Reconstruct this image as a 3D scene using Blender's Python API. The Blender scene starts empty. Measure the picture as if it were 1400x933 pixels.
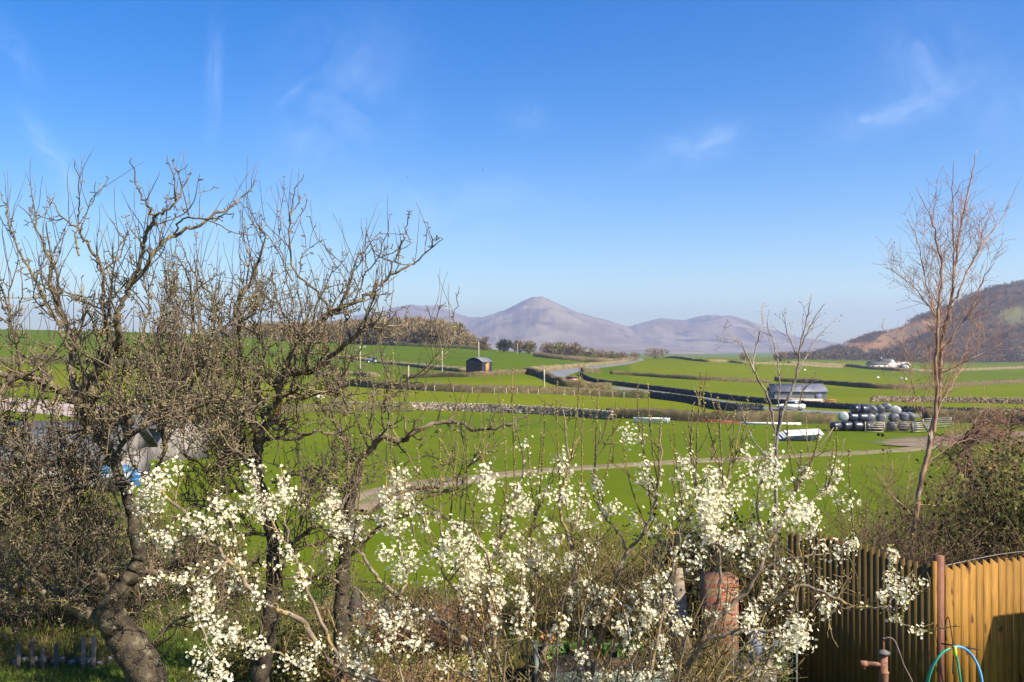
import bpy, math, random
import numpy as np
from mathutils import Vector
R = np.random.default_rng(11)
random.seed(5)
S = bpy.context.scene
COL = S.collection
F = 1244.4; HY = 478.0; CZ = 4.4          # focal length in photo pixels, horizon row, eye height
def nrm(v):
    v = np.asarray(v, float)
    return v/np.maximum(np.linalg.norm(v, axis=-1, keepdims=True), 1e-9)
SUN = nrm([0.82*math.cos(math.radians(43)), -0.57*math.cos(math.radians(43)), math.sin(math.radians(43))])

# ------------------------------------------------------------------ objects
def tag(o, label=None, cat=None, group=None, kind=None):
    if label: o['label'] = label
    if cat: o['category'] = cat
    if group: o['group'] = group
    if kind: o['kind'] = kind
    return o
def thing(name, label, cat, loc=(0, 0, 0), group=None):
    o = bpy.data.objects.new(name, None); COL.objects.link(o)
    o.location = loc; o.empty_display_size = .2
    return tag(o, label, cat, group)
def mesh_data(name, verts, faces, mats, smooth=False, midx=None, attrs=None):
    """faces: list of (n,k) index arrays"""
    me = bpy.data.meshes.new(name)
    verts = np.asarray(verts, np.float32)
    faces = [np.asarray(f, np.int32) for f in faces if len(f)]
    me.vertices.add(len(verts)); me.vertices.foreach_set('co', verts.ravel())
    tot = np.concatenate([np.full(len(f), f.shape[1], np.int32) for f in faces])
    li = np.concatenate([f.ravel() for f in faces])
    st = np.concatenate([[0], np.cumsum(tot)[:-1]]).astype(np.int32)
    me.loops.add(len(li)); me.loops.foreach_set('vertex_index', li)
    me.polygons.add(len(tot)); me.polygons.foreach_set('loop_start', st)
    if smooth: me.polygons.foreach_set('use_smooth', np.ones(len(tot), bool))
    for m in (mats if isinstance(mats, (list, tuple)) else [mats]): me.materials.append(m)
    if midx is not None: me.polygons.foreach_set('material_index', np.asarray(midx, np.int32))
    if attrs:
        for k, v in attrs.items():
            a = me.attributes.new(k, 'FLOAT', 'POINT'); a.data.foreach_set('value', np.asarray(v, np.float32))
    me.update(calc_edges=True)
    return me
def link(name, me, parent=None):
    o = bpy.data.objects.new(name, me); COL.objects.link(o)
    if parent is not None:
        o.parent = parent
        if parent.parent is None or True:
            off = Vector(parent.location)
            if parent.parent is not None: off += Vector(parent.parent.location)
            o.location = -off            # meshes are written in world coordinates
    return o
def obj(name, verts, faces, mats, parent=None, **k):
    return link(name, mesh_data(name, verts, faces, mats, **k), parent)

class MB:
    """collects shapes into one mesh"""
    def __init__(s): s.v = []; s.f = {}; s.n = 0
    def add(s, v, fs):
        v = np.asarray(v, float).reshape(-1, 3)
        for f in fs:
            f = np.asarray(f, int)
            if len(f): s.f.setdefault(f.shape[1], []).append(f+s.n)
        s.v.append(v); s.n += len(v); return s
    def box(s, c, size, rz=0, tilt=None, jit=0):
        x, y, z = [a/2 for a in size]
        v = np.array([[-x,-y,-z],[x,-y,-z],[x,y,-z],[-x,y,-z],[-x,-y,z],[x,-y,z],[x,y,z],[-x,y,z]])
        if jit: v = v*(1+R.uniform(-jit, jit, v.shape))
        if tilt is not None: v = v @ np.array(tilt).T
        ca, sa = math.cos(rz), math.sin(rz)
        v = v @ np.array([[ca, sa, 0], [-sa, ca, 0], [0, 0, 1]])
        return s.add(v+np.asarray(c), [np.array([[3,2,1,0],[4,5,6,7],[0,1,5,4],[1,2,6,5],[2,3,7,6],[3,0,4,7]])])
    def bar(s, a, b, w, h=None):
        a, b = np.asarray(a, float), np.asarray(b, float); h = h or w
        t = nrm(b-a); r = np.array([0, 0, 1.]) if abs(t[2]) < .9 else np.array([0, 1., 0])
        u = nrm(np.cross(t, r)); n = np.cross(u, t)
        q = [(-1,-1),(1,-1),(1,1),(-1,1)]
        v = [p+u*w/2*i+n*h/2*j for p in (a, b) for i, j in q]
        return s.add(v, [np.array([[0,1,2,3],[7,6,5,4],[0,4,5,1],[1,5,6,2],[2,6,7,3],[3,7,4,0]])])
    def prism(s, poly, a, ex):
        """poly (n,3) swept by vector ex"""
        p = np.asarray(poly, float); n = len(p)
        v = np.vstack([p, p+np.asarray(ex)])
        s.add(v, [np.array([list(range(n))[::-1]]), np.array([list(range(n, 2*n))]),
                  np.array([[i, (i+1) % n, n+(i+1) % n, n+i] for i in range(n)])])
        return s
    def lathe(s, c, prof, n=20, axis=(0, 0, 1)):
        ax = nrm(axis); r = np.array([1., 0, 0]) if abs(ax[0]) < .9 else np.array([0, 1., 0])
        u = nrm(np.cross(ax, r)); w = np.cross(ax, u)
        a = np.linspace(0, 2*np.pi, n, endpoint=False)
        ring = np.cos(a)[:, None]*u+np.sin(a)[:, None]*w
        v = np.vstack([np.asarray(c)+ring*rr+ax*h for rr, h in prof])
        f = []
        for i in range(len(prof)-1):
            for j in range(n):
                k = (j+1) % n
                f.append([i*n+j, i*n+k, (i+1)*n+k, (i+1)*n+j])
        m = (len(prof)-1)*n
        return s.add(v, [np.array(f), np.array([list(range(n))[::-1]]), np.array([list(range(m, m+n))])])
    def tube(s, pts, r, n=8):
        v, f = tubes([(np.asarray(pts, float), np.broadcast_to(np.asarray(r, float), (len(pts),)))], n)
        return s.add(v, f)
    def build(s, name, mat, parent=None, **k):
        return obj(name, np.vstack(s.v), [np.vstack(x) for x in s.f.values()], mat, parent, **k)

def tubes(polys, sides):
    """many tubes at once; polys: list of (pts (n,3), radii (n,))"""
    V = []; Q = []; C = []; off = 0
    by = {}
    for p, r in polys: by.setdefault(len(p), []).append((p, r))
    for n, lst in by.items():
        P = np.array([p for p, _ in lst], float); RR = np.array([r for _, r in lst], float)
        m = len(P)
        T = np.empty_like(P); T[:, 1:-1] = P[:, 2:]-P[:, :-2]; T[:, 0] = P[:, 1]-P[:, 0]; T[:, -1] = P[:, -1]-P[:, -2]
        T = nrm(T)
        ov = np.abs(nrm(P[:, -1]-P[:, 0])); ref = np.eye(3)[np.argmin(ov, axis=1)]
        U = nrm(np.cross(T, ref[:, None, :])); W = np.cross(T, U)
        a = np.linspace(0, 2*np.pi, sides, endpoint=False)
        ring = U[:, :, None, :]*np.cos(a)[None, None, :, None]+W[:, :, None, :]*np.sin(a)[None, None, :, None]
        v = P[:, :, None, :]+ring*RR[:, :, None, None]
        V.append(v.reshape(-1, 3))
        i = np.arange(m)[:, None, None]*(n*sides)+np.arange(n-1)[None, :, None]*sides
        j = np.arange(sides)[None, None, :]; k = (j+1) % sides
        q = np.stack([i+j, i+k, i+sides+k, i+sides+j], -1).reshape(-1, 4)
        Q.append(q+off)
        e = np.arange(m)[:, None]*(n*sides)+(n-1)*sides+np.arange(sides)[None, :]
        C.append(e+off)
        off += m*n*sides
    return np.vstack(V), [np.vstack(Q), np.vstack(C)]

def spline(pts, per=6, jit=0.0):
    """Catmull-Rom through pts (n,k)"""
    p = np.asarray(pts, float)
    if len(p) < 3: 
        t = np.linspace(0, 1, per+1)[:, None]; return p[0]*(1-t)+p[-1]*t
    e = np.vstack([2*p[0]-p[1], p, 2*p[-1]-p[-2]]); out = []
    for i in range(1, len(e)-2):
        t = np.linspace(0, 1, per, endpoint=False)[:, None]
        a, b, c, d = e[i-1], e[i], e[i+1], e[i+2]
        out.append(.5*((2*b)+(-a+c)*t+(2*a-5*b+4*c-d)*t**2+(-a+3*b-3*c+d)*t**3))
    out = np.vstack(out+[p[-1:]])
    if jit: out[1:-1, :3] += R.normal(0, jit, out[1:-1, :3].shape)
    return out

def P(px, py, d): return np.array([(px-700)/F*d, d, CZ-(py-HY)/F*d])
def proj(p):
    p = np.asarray(p); return 700+p[..., 0]/p[..., 1]*F, HY-(p[..., 2]-CZ)/p[..., 1]*F

# ------------------------------------------------------------------ numeric noise
_perm = R.random((256, 256))
def vnoise(x, y):
    xi, yi = np.floor(x).astype(int), np.floor(y).astype(int); fx, fy = x-xi, y-yi
    fx = fx*fx*(3-2*fx); fy = fy*fy*(3-2*fy)
    g = lambda a, b: _perm[a & 255, b & 255]
    return (g(xi, yi)*(1-fx)+g(xi+1, yi)*fx)*(1-fy)+(g(xi, yi+1)*(1-fx)+g(xi+1, yi+1)*fx)*fy
def fbm(x, y, o=5, ridged=False):
    s = 0; a = 1; t = 0
    for i in range(o):
        n = vnoise(x*2**i+17*i, y*2**i+31*i)
        if ridged: n = 1-abs(2*n-1)
        s = s+a*n; t += a; a *= .5
    return s/t

# ------------------------------------------------------------------ materials
class NT:
    def __init__(s, nt): s.t = nt; nt.nodes.clear()
    def n(s, typ, **k):
        x = s.t.nodes.new(typ)
        for a, b in k.items(): setattr(x, a, b)
        return x
    def l(s, a, b): s.t.links.new(a, b)
    def put(s, sock, v):
        if isinstance(v, bpy.types.NodeSocket): s.l(v, sock)
        else: sock.default_value = v
    def m(s, op, a, b=0.0, c=None, clamp=False):
        x = s.n('ShaderNodeMath', operation=op, use_clamp=clamp)
        s.put(x.inputs[0], a); s.put(x.inputs[1], b)
        if c is not None: s.put(x.inputs[2], c)
        return x.outputs[0]
    def mix(s, f, a, b, blend='MIX'):
        x = s.n('ShaderNodeMix', data_type='RGBA', blend_type=blend)
        s.put(x.inputs[0], f)
        for i, v in ((6, a), (7, b)): s.put(x.inputs[i], v if isinstance(v, bpy.types.NodeSocket) else (*v, 1))
        return x.outputs[2]
    def noise(s, vec, scale, detail=4, rough=.55, dist=0):
        x = s.n('ShaderNodeTexNoise'); s.put(x.inputs['Scale'], scale); s.put(x.inputs['Detail'], detail)
        x.inputs['Roughness'].default_value = rough; x.inputs['Distortion'].default_value = dist
        if vec is not None: s.l(vec, x.inputs['Vector'])
        return x.outputs['Fac']
    def ramp(s, f, lo, hi):
        x = s.n('ShaderNodeMapRange', interpolation_type='SMOOTHSTEP'); s.put(x.inputs[0], f)
        x.inputs[1].default_value = lo; x.inputs[2].default_value = hi
        return x.outputs[0]
    def pos(s, scale=(1, 1, 1)):
        g = s.n('ShaderNodeNewGeometry')
        if scale == (1, 1, 1): return g.outputs['Position']
        x = s.n('ShaderNodeVectorMath', operation='MULTIPLY'); s.l(g.outputs['Position'], x.inputs[0]); x.inputs[1].default_value = scale
        return x.outputs[0]
    def attr(s, name):
        x = s.n('ShaderNodeAttribute', attribute_name=name); return x.outputs['Fac']
    def rnd(s):
        return s.n('ShaderNodeNewGeometry').outputs['Random Per Island']
def finish(t, col, rough=.9, bump=None, bstr=.3, bdist=.02, spec=.3, metal=0, trans=0):
    b = t.n('ShaderNodeBsdfPrincipled'); o = t.n('ShaderNodeOutputMaterial')
    t.put(b.inputs['Base Color'], col if isinstance(col, bpy.types.NodeSocket) else (*col, 1))
    t.put(b.inputs['Roughness'], rough); b.inputs['Specular IOR Level'].default_value = spec; b.inputs['Metallic'].default_value = metal
    if bump is not None:
        x = t.n('ShaderNodeBump'); x.inputs['Strength'].default_value = bstr; x.inputs['Distance'].default_value = bdist
        t.l(bump, x.inputs['Height']); t.l(x.outputs[0], b.inputs['Normal'])
    if trans:
        tr = t.n('ShaderNodeBsdfTranslucent'); t.put(tr.inputs[0], col if isinstance(col, bpy.types.NodeSocket) else (*col, 1))
        mx = t.n('ShaderNodeMixShader'); mx.inputs[0].default_value = trans
        t.l(b.outputs[0], mx.inputs[1]); t.l(tr.outputs[0], mx.inputs[2]); t.l(mx.outputs[0], o.inputs[0])
    else: t.l(b.outputs[0], o.inputs[0])
def new_mat(name):
    m = bpy.data.materials.new(name); m.use_nodes = True
    return m, NT(m.node_tree)
def nmat(name, c1, c2, scale=4, c3=None, s3=20, lo=.35, hi=.65, rough=.9, bump=.0, bdist=.02, spec=.3, stretch=(1, 1, 1), isl=0, trans=0, metal=0, amt3=1):
    """two or three colours mixed by noise, optional per-island variation"""
    m, t = new_mat(name)
    p = t.pos(stretch)
    c = t.mix(t.ramp(t.noise(p, scale, 5), lo, hi), c1, c2)
    if c3: c = t.mix(t.m('MULTIPLY', t.ramp(t.noise(p, s3, 3), .52, .68), amt3), c, c3)
    if isl:
        h = t.n('ShaderNodeHueSaturation'); t.l(c, h.inputs['Color'])
        t.l(t.m('MULTIPLY_ADD', t.rnd(), isl*2, 1-isl), h.inputs['Value']); c = h.outputs[0]
    bm = t.noise(p, scale*6, 6) if bump else None
    finish(t, c, rough, bm, bump, bdist, spec, metal, trans)
    return m
EXPOSURE = 1.1; SUN_E = 5.0
SKY_STR = .088; SKY_SAT = 1.55; SKY_HUE = .513; SKY_CLOUD = (9., 9.6, 10.5)
HAZE_D = 1.6e-4; HAZE_COL = (.61, .72, 1, 1)
# ------------------------------------------------------------------ camera, sky, sun
cam = bpy.data.cameras.new('camera'); co = bpy.data.objects.new('camera', cam); COL.objects.link(co)
co.location = (0, 0, CZ); co.rotation_euler = (math.radians(90), 0, 0)
cam.sensor_width = 36; cam.lens = 36*F/1400; cam.shift_y = (HY-466.5)/1400; cam.clip_end = 40000; cam.clip_start = .05
S.camera = co
S.view_settings.view_transform = 'Standard'; S.view_settings.look = 'None'; S.view_settings.gamma = 1
S.view_settings.exposure = EXPOSURE; S.view_settings.use_curve_mapping = False
S.cycles.use_denoising = True; S.cycles.max_bounces = 6; S.cycles.volume_bounces = 0
try: S.cycles.denoiser = 'OPENIMAGEDENOISE'
except Exception: pass

w = bpy.data.worlds.new('World'); S.world = w; w.use_nodes = True
w.cycles.sampling_method = 'MANUAL'; w.cycles.sample_map_resolution = 256
t = NT(w.node_tree)
sky = t.n('ShaderNodeTexSky', sky_type='NISHITA', sun_disc=False)
sky.sun_elevation = math.asin(SUN[2]); sky.sun_rotation = math.atan2(SUN[0], SUN[1])
sky.altitude = 30; sky.air_density = 1.0; sky.dust_density = .5; sky.ozone_density = 2.2
hs = t.n('ShaderNodeHueSaturation'); hs.inputs['Saturation'].default_value = SKY_SAT; hs.inputs['Hue'].default_value = SKY_HUE
t.l(sky.outputs[0], hs.inputs['Color'])
tc = t.n('ShaderNodeTexCoord'); sp = t.n('ShaderNodeSeparateXYZ'); t.l(tc.outputs['Generated'], sp.inputs[0])
ysafe = t.m('MAXIMUM', sp.outputs[1], .05)
az, el = t.m('DIVIDE', sp.outputs[0], ysafe), t.m('DIVIDE', sp.outputs[2], ysafe)
# thin cirrus and old vapour trails, placed by direction in the sky: (azimuth px, elevation px, angle, length, width, strength)
tot = None
for (px, py, ang, L, W, k, sc) in [(1240, 146, 24, 85, 13, .32, 40), (1270, 78, 8, 70, 34, .22, 16), (958, 196, 17, 66, 13, .32, 30), (1170, 168, 12, 34, 10, .3, 40),
                               (60, 195, -50, 50, 8, .30, 30), (98, 255, -72, 42, 8, .26, 30), (293, 110, 88, 75, 6, .24, 30),
                               (465, 140, 74, 120, 45, .30, 8), (400, 128, 42, 26, 3, .22, 40), (600, 285, 6, 190, 26, .25, 12),
                               (295, 310, 80, 35, 6, .25, 30), (720, 160, 10, 30, 12, .15, 20), (20, 70, -60, 60, 10, .18, 20), (1370, 150, 40, 60, 30, .15, 20)]:
    a = math.radians(ang); ca, sa = math.cos(a), math.sin(a); cx, cy = (px-700)/F, (HY-py)/F
    dx, dy = t.m('SUBTRACT', az, cx), t.m('SUBTRACT', el, cy)
    u = t.m('MULTIPLY', t.m('ADD', t.m('MULTIPLY', dx, ca), t.m('MULTIPLY', dy, sa)), F/L)
    v = t.m('MULTIPLY', t.m('SUBTRACT', t.m('MULTIPLY', dy, ca), t.m('MULTIPLY', dx, sa)), F/(W*1.7))
    cb = t.n('ShaderNodeCombineXYZ'); t.l(t.m('MULTIPLY', u, .9), cb.inputs[0]); t.l(t.m('MULTIPLY', v, .55), cb.inputs[1]); cb.inputs[2].default_value = px*.37
    nz = t.ramp(t.noise(cb.outputs[0], 1.3, 6, .6, .8), .22, .92)
    g = t.m('EXPONENT', t.m('MULTIPLY', t.m('ADD', t.m('MULTIPLY', u, u), t.m('MULTIPLY', v, v)), -1.0))
    q = t.m('MULTIPLY', t.m('MULTIPLY', g, nz), k*.55)
    tot = q if tot is None else t.m('ADD', tot, q)
fac = t.m('MINIMUM', tot, .8)
col = t.mix(fac, hs.outputs[0], SKY_CLOUD)
bg = t.n('ShaderNodeBackground'); bg.inputs[1].default_value = SKY_STR; t.l(col, bg.inputs[0])
t.l(bg.outputs[0], t.n('ShaderNodeOutputWorld').inputs[0])
sl = bpy.data.lights.new('sun', 'SUN'); sl.energy = SUN_E; sl.angle = math.radians(.53); sl.color = (1, .90, .74)
so = bpy.data.objects.new('sun', sl); COL.objects.link(so); so.location = (40, -20, 60)
so.rotation_euler = Vector(SUN).to_track_quat('Z', 'Y').to_euler()

# ------------------------------------------------------------------ terrain: ground height by direction (px) and distance
TAB = {
 -600: [(14,0),(40,-1),(75,-2.5),(110,-2.5),(150,-1),(210,2),(280,6),(370,11),(470,16),(540,17),(700,14),(1000,2),(2000,-10)],
 0:    [(14,0),(40,-1),(75,-2.5),(110,-2.5),(150,-1.5),(210,1),(280,4.5),(370,10),(470,15),(530,16.5),(620,15),(1000,2),(2000,-10)],
 230:  [(14,0),(40,-1.2),(75,-2.8),(110,-3),(150,-2.5),(210,-.5),(280,2.5),(370,8),(470,13),(530,14.5),(620,13),(1000,0),(2000,-10)],
 460:  [(14,0),(25,-.6),(50,-2.2),(75,-3.4),(110,-4.1),(150,-3.6),(210,-3),(280,-1.9),(370,.4),(420,4),(470,7.7),(540,9.5),(640,8),(1000,-2),(2000,-10)],
 560:  [(14,0),(25,-.6),(50,-2.2),(75,-3.6),(110,-4.6),(135,-4.7),(170,-3.1),(218,-2.3),(280,-1.8),(370,-.5),(420,2.4),(470,6.2),(540,8),(640,6),(1000,-3),(2000,-10)],
 650:  [(14,0),(25,-.6),(50,-2.2),(75,-3.6),(110,-4.7),(135,-5),(170,-3.4),(218,-1.2),(280,0),(370,2.5),(470,5),(560,6),(700,3),(1000,-5),(2000,-10)],
 720:  [(14,0),(25,-.6),(50,-2.2),(75,-3.7),(110,-4.8),(135,-5),(170,-3.7),(200,-1.6),(230,-1.2),(300,-.4),(370,.8),(450,2.3),(560,2.5),(800,-2),(2000,-10)],
 800:  [(14,0),(25,-.6),(50,-2.2),(75,-3.8),(110,-4.9),(135,-5),(170,-4.4),(190,-4),(215,-3.2),(260,-2.2),(350,-1.5),(420,-.8),(520,-.3),(800,-3),(2000,-10)],
 875:  [(14,0),(25,-.6),(50,-2.2),(75,-3.9),(110,-5),(135,-5.1),(180,-4.6),(215,-4),(260,-3.3),(350,-2.6),(450,-1.8),(560,-1),(700,-3),(2000,-10)],
 950:  [(14,0),(25,-.6),(50,-2.2),(75,-4),(110,-5),(135,-5.1),(180,-4.8),(215,-4.3),(300,-3.5),(430,.5),(500,.8),(700,-4),(2000,-11)],
 1050: [(14,0),(25,-.6),(50,-2.4),(75,-4.1),(110,-5.1),(170,-5.3),(260,-5),(340,-4),(430,-1.8),(500,-2),(700,-5.5),(2000,-11)],
 1150: [(14,0),(25,-.6),(50,-2.5),(75,-4.2),(110,-5.2),(170,-5.5),(260,-5.7),(400,-5.4),(700,-5.8),(1000,-7),(2000,-11)],
 1250: [(14,0),(25,-.6),(50,-2.6),(75,-4.3),(110,-5.2),(170,-5.6),(260,-6),(400,-7.3),(700,-9.5),(1200,-10),(2000,-11)],
 1400: [(14,0),(25,-.6),(50,-2.6),(75,-4.3),(110,-5.2),(170,-5.7),(260,-6.2),(400,-7.3),(700,-9),(1200,-10),(2000,-11)],
 2000: [(14,0),(25,-.6),(50,-2.6),(75,-4.3),(110,-5.2),(170,-5.7),(260,-6.2),(400,-7.3),(700,-9),(1200,-10),(2000,-11)]}
LD = np.linspace(math.log(2), math.log(12000), 420); PXG = np.arange(-600, 2001, 10.)
_k = sorted(TAB)
_c = np.array([np.interp(np.exp(LD), [d for d, _ in TAB[k]], [z for _, z in TAB[k]]) for k in _k])
TG = np.array([[np.interp(p, _k, _c[:, j]) for j in range(len(LD))] for p in PXG])
def _blur(a, ax, s):
    n = int(3*s); k = np.exp(-.5*(np.arange(-n, n+1)/s)**2); k /= k.sum()
    p = np.pad(a, [(n, n) if i == ax else (0, 0) for i in range(2)], mode='edge')
    return np.apply_along_axis(lambda v: np.convolve(v, k, 'valid'), ax, p)
TG = _blur(_blur(TG, 1, 3.0), 0, 3.0)
def zu(px, d):
    d = np.maximum(np.asarray(d, float), 2.01)
    i = np.clip((np.asarray(px, float)+600)/10, 0, len(PXG)-1.001); j = np.clip((np.log(d)-LD[0])/(LD[1]-LD[0]), 0, len(LD)-1.001)
    a, b = i.astype(int), j.astype(int); f, g = i-a, j-b
    z = (TG[a, b]*(1-f)+TG[a+1, b]*f)*(1-g)+(TG[a, b+1]*(1-f)+TG[a+1, b+1]*f)*g
    return z
def zt(x, y):
    y = np.asarray(y, float); yy = np.maximum(y, 3)
    return zu(700+np.asarray(x)/yy*F, yy)
DS = np.exp(np.linspace(math.log(9), math.log(3000), 3000))
def G(px, py):
    """the point of the ground seen in direction (px,py) of the photograph"""
    ray = CZ-(py-HY)/F*DS; g = zu(px, DS); h = ray < g
    i = max(int(np.argmax(h)), 1) if h.any() else len(DS)-1
    d = DS[i]
    return np.array([(px-700)/F*d, d, float(zu(px, d))])

u = np.concatenate([np.linspace(-3, -1.1, 30), np.linspace(-1.05, 1.05, 340), np.linspace(1.1, 3, 30)])
Y = np.concatenate([np.linspace(-60, 2, 12), np.exp(np.linspace(math.log(4), math.log(11000), 420))])
UU, YY = np.meshgrid(u, Y); XX = UU*np.maximum(YY, 14)
PXX = 700+XX/np.maximum(YY, 3)*F
ZZ = np.where(YY > 3, zu(PXX, np.maximum(YY, 3)), 0)
nr, nc = UU.shape
idx = np.arange(nr*nc).reshape(nr, nc)
quads = np.stack([idx[:-1, :-1], idx[:-1, 1:], idx[1:, 1:], idx[1:, :-1]], -1).reshape(-1, 4)
# field tint: 0 deep green, 1 yellow green
def sm(a, b, x): q = np.clip((x-a)/(b-a), 0, 1); return q*q*(3-2*q)
tint = .38+.5*sm(128, 142, YY)*(1-sm(185, 215, YY))
tint = np.where((PXX < 900) & (YY > 215), .38+(.30-.38)*sm(300, 345, YY)-.25*sm(180, 330, YY), tint)
tint = np.where((PXX > 860) & (YY > 200), .55+.25*np.sin(YY/70+PXX/300), tint)
tint = tint+.12*(fbm(XX/40, YY/40, 3)-.5)
near = 1-sm(15.5, 19, YY+1.6*(fbm(XX/2, YY/2, 3)-.5)+np.where(XX > 3, -1.5, 0))
lawn = sm(.3, .7, fbm(XX/1.3+5, YY/1.3, 3)+.5*sm(-3.2, -4.4, XX)*(1-sm(12.2, 12.8, YY))+.25*sm(3, 4, XX)-.12)
me = mesh_data('ground', np.stack([XX, YY, ZZ], -1).reshape(-1, 3), [quads], [], smooth=True,
               attrs={'tint': tint.ravel(), 'garden': near.ravel(), 'lawn': lawn.ravel()})
m, t = new_mat('ground_grass'); p = t.pos()
n1 = t.noise(p, .05, 6, .65); n2 = t.noise(p, .9, 8, .78); n3 = t.noise(t.pos((1, .35, 1)), .35, 4)
deep = t.mix(n2, (.045, .083, .004), (.080, .124, .007)); lime = t.mix(n2, (.100, .122, .005), (.152, .165, .009))
g = t.mix(t.m('ADD', t.attr('tint'), t.m('MULTIPLY_ADD', n1, 1.1, -.55), clamp=True), deep, lime)
g = t.mix(t.m('MULTIPLY', t.ramp(n3, .52, .75), .5), g, (.125, .13, .018))
g = t.mix(t.m('MULTIPLY', t.ramp(t.noise(t.pos((1, .5, 1)), .16, 7, .7), .6, .72), .55), g, (.13, .105, .03))
g = t.mix(t.m('MULTIPLY', t.ramp(t.noise(p, 2.4, 5, .75), .52, .7), .45), g, (.034, .060, .005))
soil = t.mix(t.ramp(t.noise(p, 6, 6, .7), .35, .65), (.05, .032, .016), (.10, .07, .03))
moss = t.mix(n2, (.055, .085, .012), (.11, .16, .02))
gd = t.mix(t.attr('lawn'), soil, moss)
c = t.mix(t.attr('garden'), g, gd)
finish(t, c, .95, t.noise(p, 9, 6, .7), .5, .06, .02)
me.materials.append(m)
tag(link('ground', me), kind='structure')

# ------------------------------------------------------------------ helpers that lie on the ground
def path3(pxs, step=2.0):
    g = np.array([G(*q) for q in pxs]); g = spline(g, 12)
    d = np.concatenate([[0], np.cumsum(np.linalg.norm(np.diff(g[:, :2], axis=0), axis=1))])
    n = max(int(d[-1]/step), 2); s = np.linspace(0, d[-1], n+1)
    x, y = np.interp(s, d, g[:, 0]), np.interp(s, d, g[:, 1])
    return np.stack([x, y, zt(x, y)], -1), s
def sidevec(p):
    t_ = np.gradient(p[:, :2], axis=0); t_ = nrm(t_)
    return np.stack([-t_[:, 1], t_[:, 0], 0*t_[:, 0]], -1)      # left of travel
def ribbon(name, pxs, width, mat, off=.06, step=2., wob=0., cross=5, kind='structure'):
    p, s = path3(pxs, step); n = sidevec(p)
    wv = width*(1+wob*(2*fbm(s/4, s*0+3, 3)-1))[:, None]
    k = np.linspace(-.5, .5, cross)
    v = p[:, None, :]+n[:, None, :]*(wv*k)[:, :, None]
    v[..., 2] = zt(v[..., 0], v[..., 1])+off*(1-.9*(abs(k) > .49))
    a = np.arange(len(p)*cross).reshape(len(p), cross)
    f = np.stack([a[:-1, :-1], a[:-1, 1:], a[1:, 1:], a[1:, :-1]], -1).reshape(-1, 4)
    o = obj(name, v.reshape(-1, 3), [f], mat, smooth=True, attrs={'cross': np.tile(2*abs(k), len(p))}); tag(o, kind=kind); return o

def hedge(label, pxs, h, wid, mats, fuzz=1., group=None, step=.8, name='hedge', flat=.9, cat='hedge'):
    """a trimmed hedge: uneven core plus a fuzz of twigs and leaves"""
    p, s = path3(pxs, step); n = sidevec(p); ns = len(p)
    prof = np.array([[-.5, -.05], [-.52, .35], [-.47, .75], [-.36, .97], [-.12, 1.0], [.12, 1.02], [.36, .97], [.47, .75], [.52, .35], [.5, -.05]])
    k = len(prof)
    hh = h*(1+.55*(fbm(s/3.1, s*0+p[0, 0], 3)-.5))[:, None]
    off = wid*prof[:, 0][None, :]*(1+.35*(fbm(s[:, None]/1.5+np.arange(k), s[:, None]*0+7.3*np.arange(k), 3)-.5))
    v = p[:, None, :]+n[:, None, :]*off[:, :, None]
    v[..., 2] += hh*prof[:, 1]*(1+.30*(fbm(s[:, None]/.9+3, s[:, None]*0+5*np.arange(k), 3)-.5))
    a = np.arange(ns*k).reshape(ns, k)
    f = np.stack([a[:-1, :-1], a[:-1, 1:], a[1:, 1:], a[1:, :-1]], -1).reshape(-1, 4)
    vv = v.reshape(-1, 3); V = [vv]; mi = [np.zeros(len(f)+2, int)]
    # fuzz
    N = int(fuzz*s[-1]*14*h); i = R.integers(0, len(f), N); w_ = R.random((N, 2))
    q = vv[f[i]]; c = (q[:, 0]*(1-w_[:, :1])+q[:, 1]*w_[:, :1])*(1-w_[:, 1:])+(q[:, 3]*(1-w_[:, :1])+q[:, 2]*w_[:, :1])*w_[:, 1:]
    sz = R.uniform(.10, .30, N)[:, None]*(h/1.3)
    d = nrm(R.normal(0, 1, (N, 3))*[1, 1, .6]+[0, 0, .7]); e = nrm(np.cross(d, R.normal(0, 1, (N, 3))))
    tri = np.stack([c-e*sz*.22, c+e*sz*.22, c+d*sz*1.3], 1).reshape(-1, 3)
    tf = np.arange(N*3).reshape(-1, 3)+len(vv)
    caps = np.array([a[0][::-1], a[-1]])
    midx = np.concatenate([np.zeros(len(f), int), (R.random(N) < .5).astype(int), np.zeros(2, int)])
    o = obj(name, np.vstack([vv, tri]), [f, tf, caps], mats, midx=midx)
    return tag(o, label, cat, group)

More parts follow.
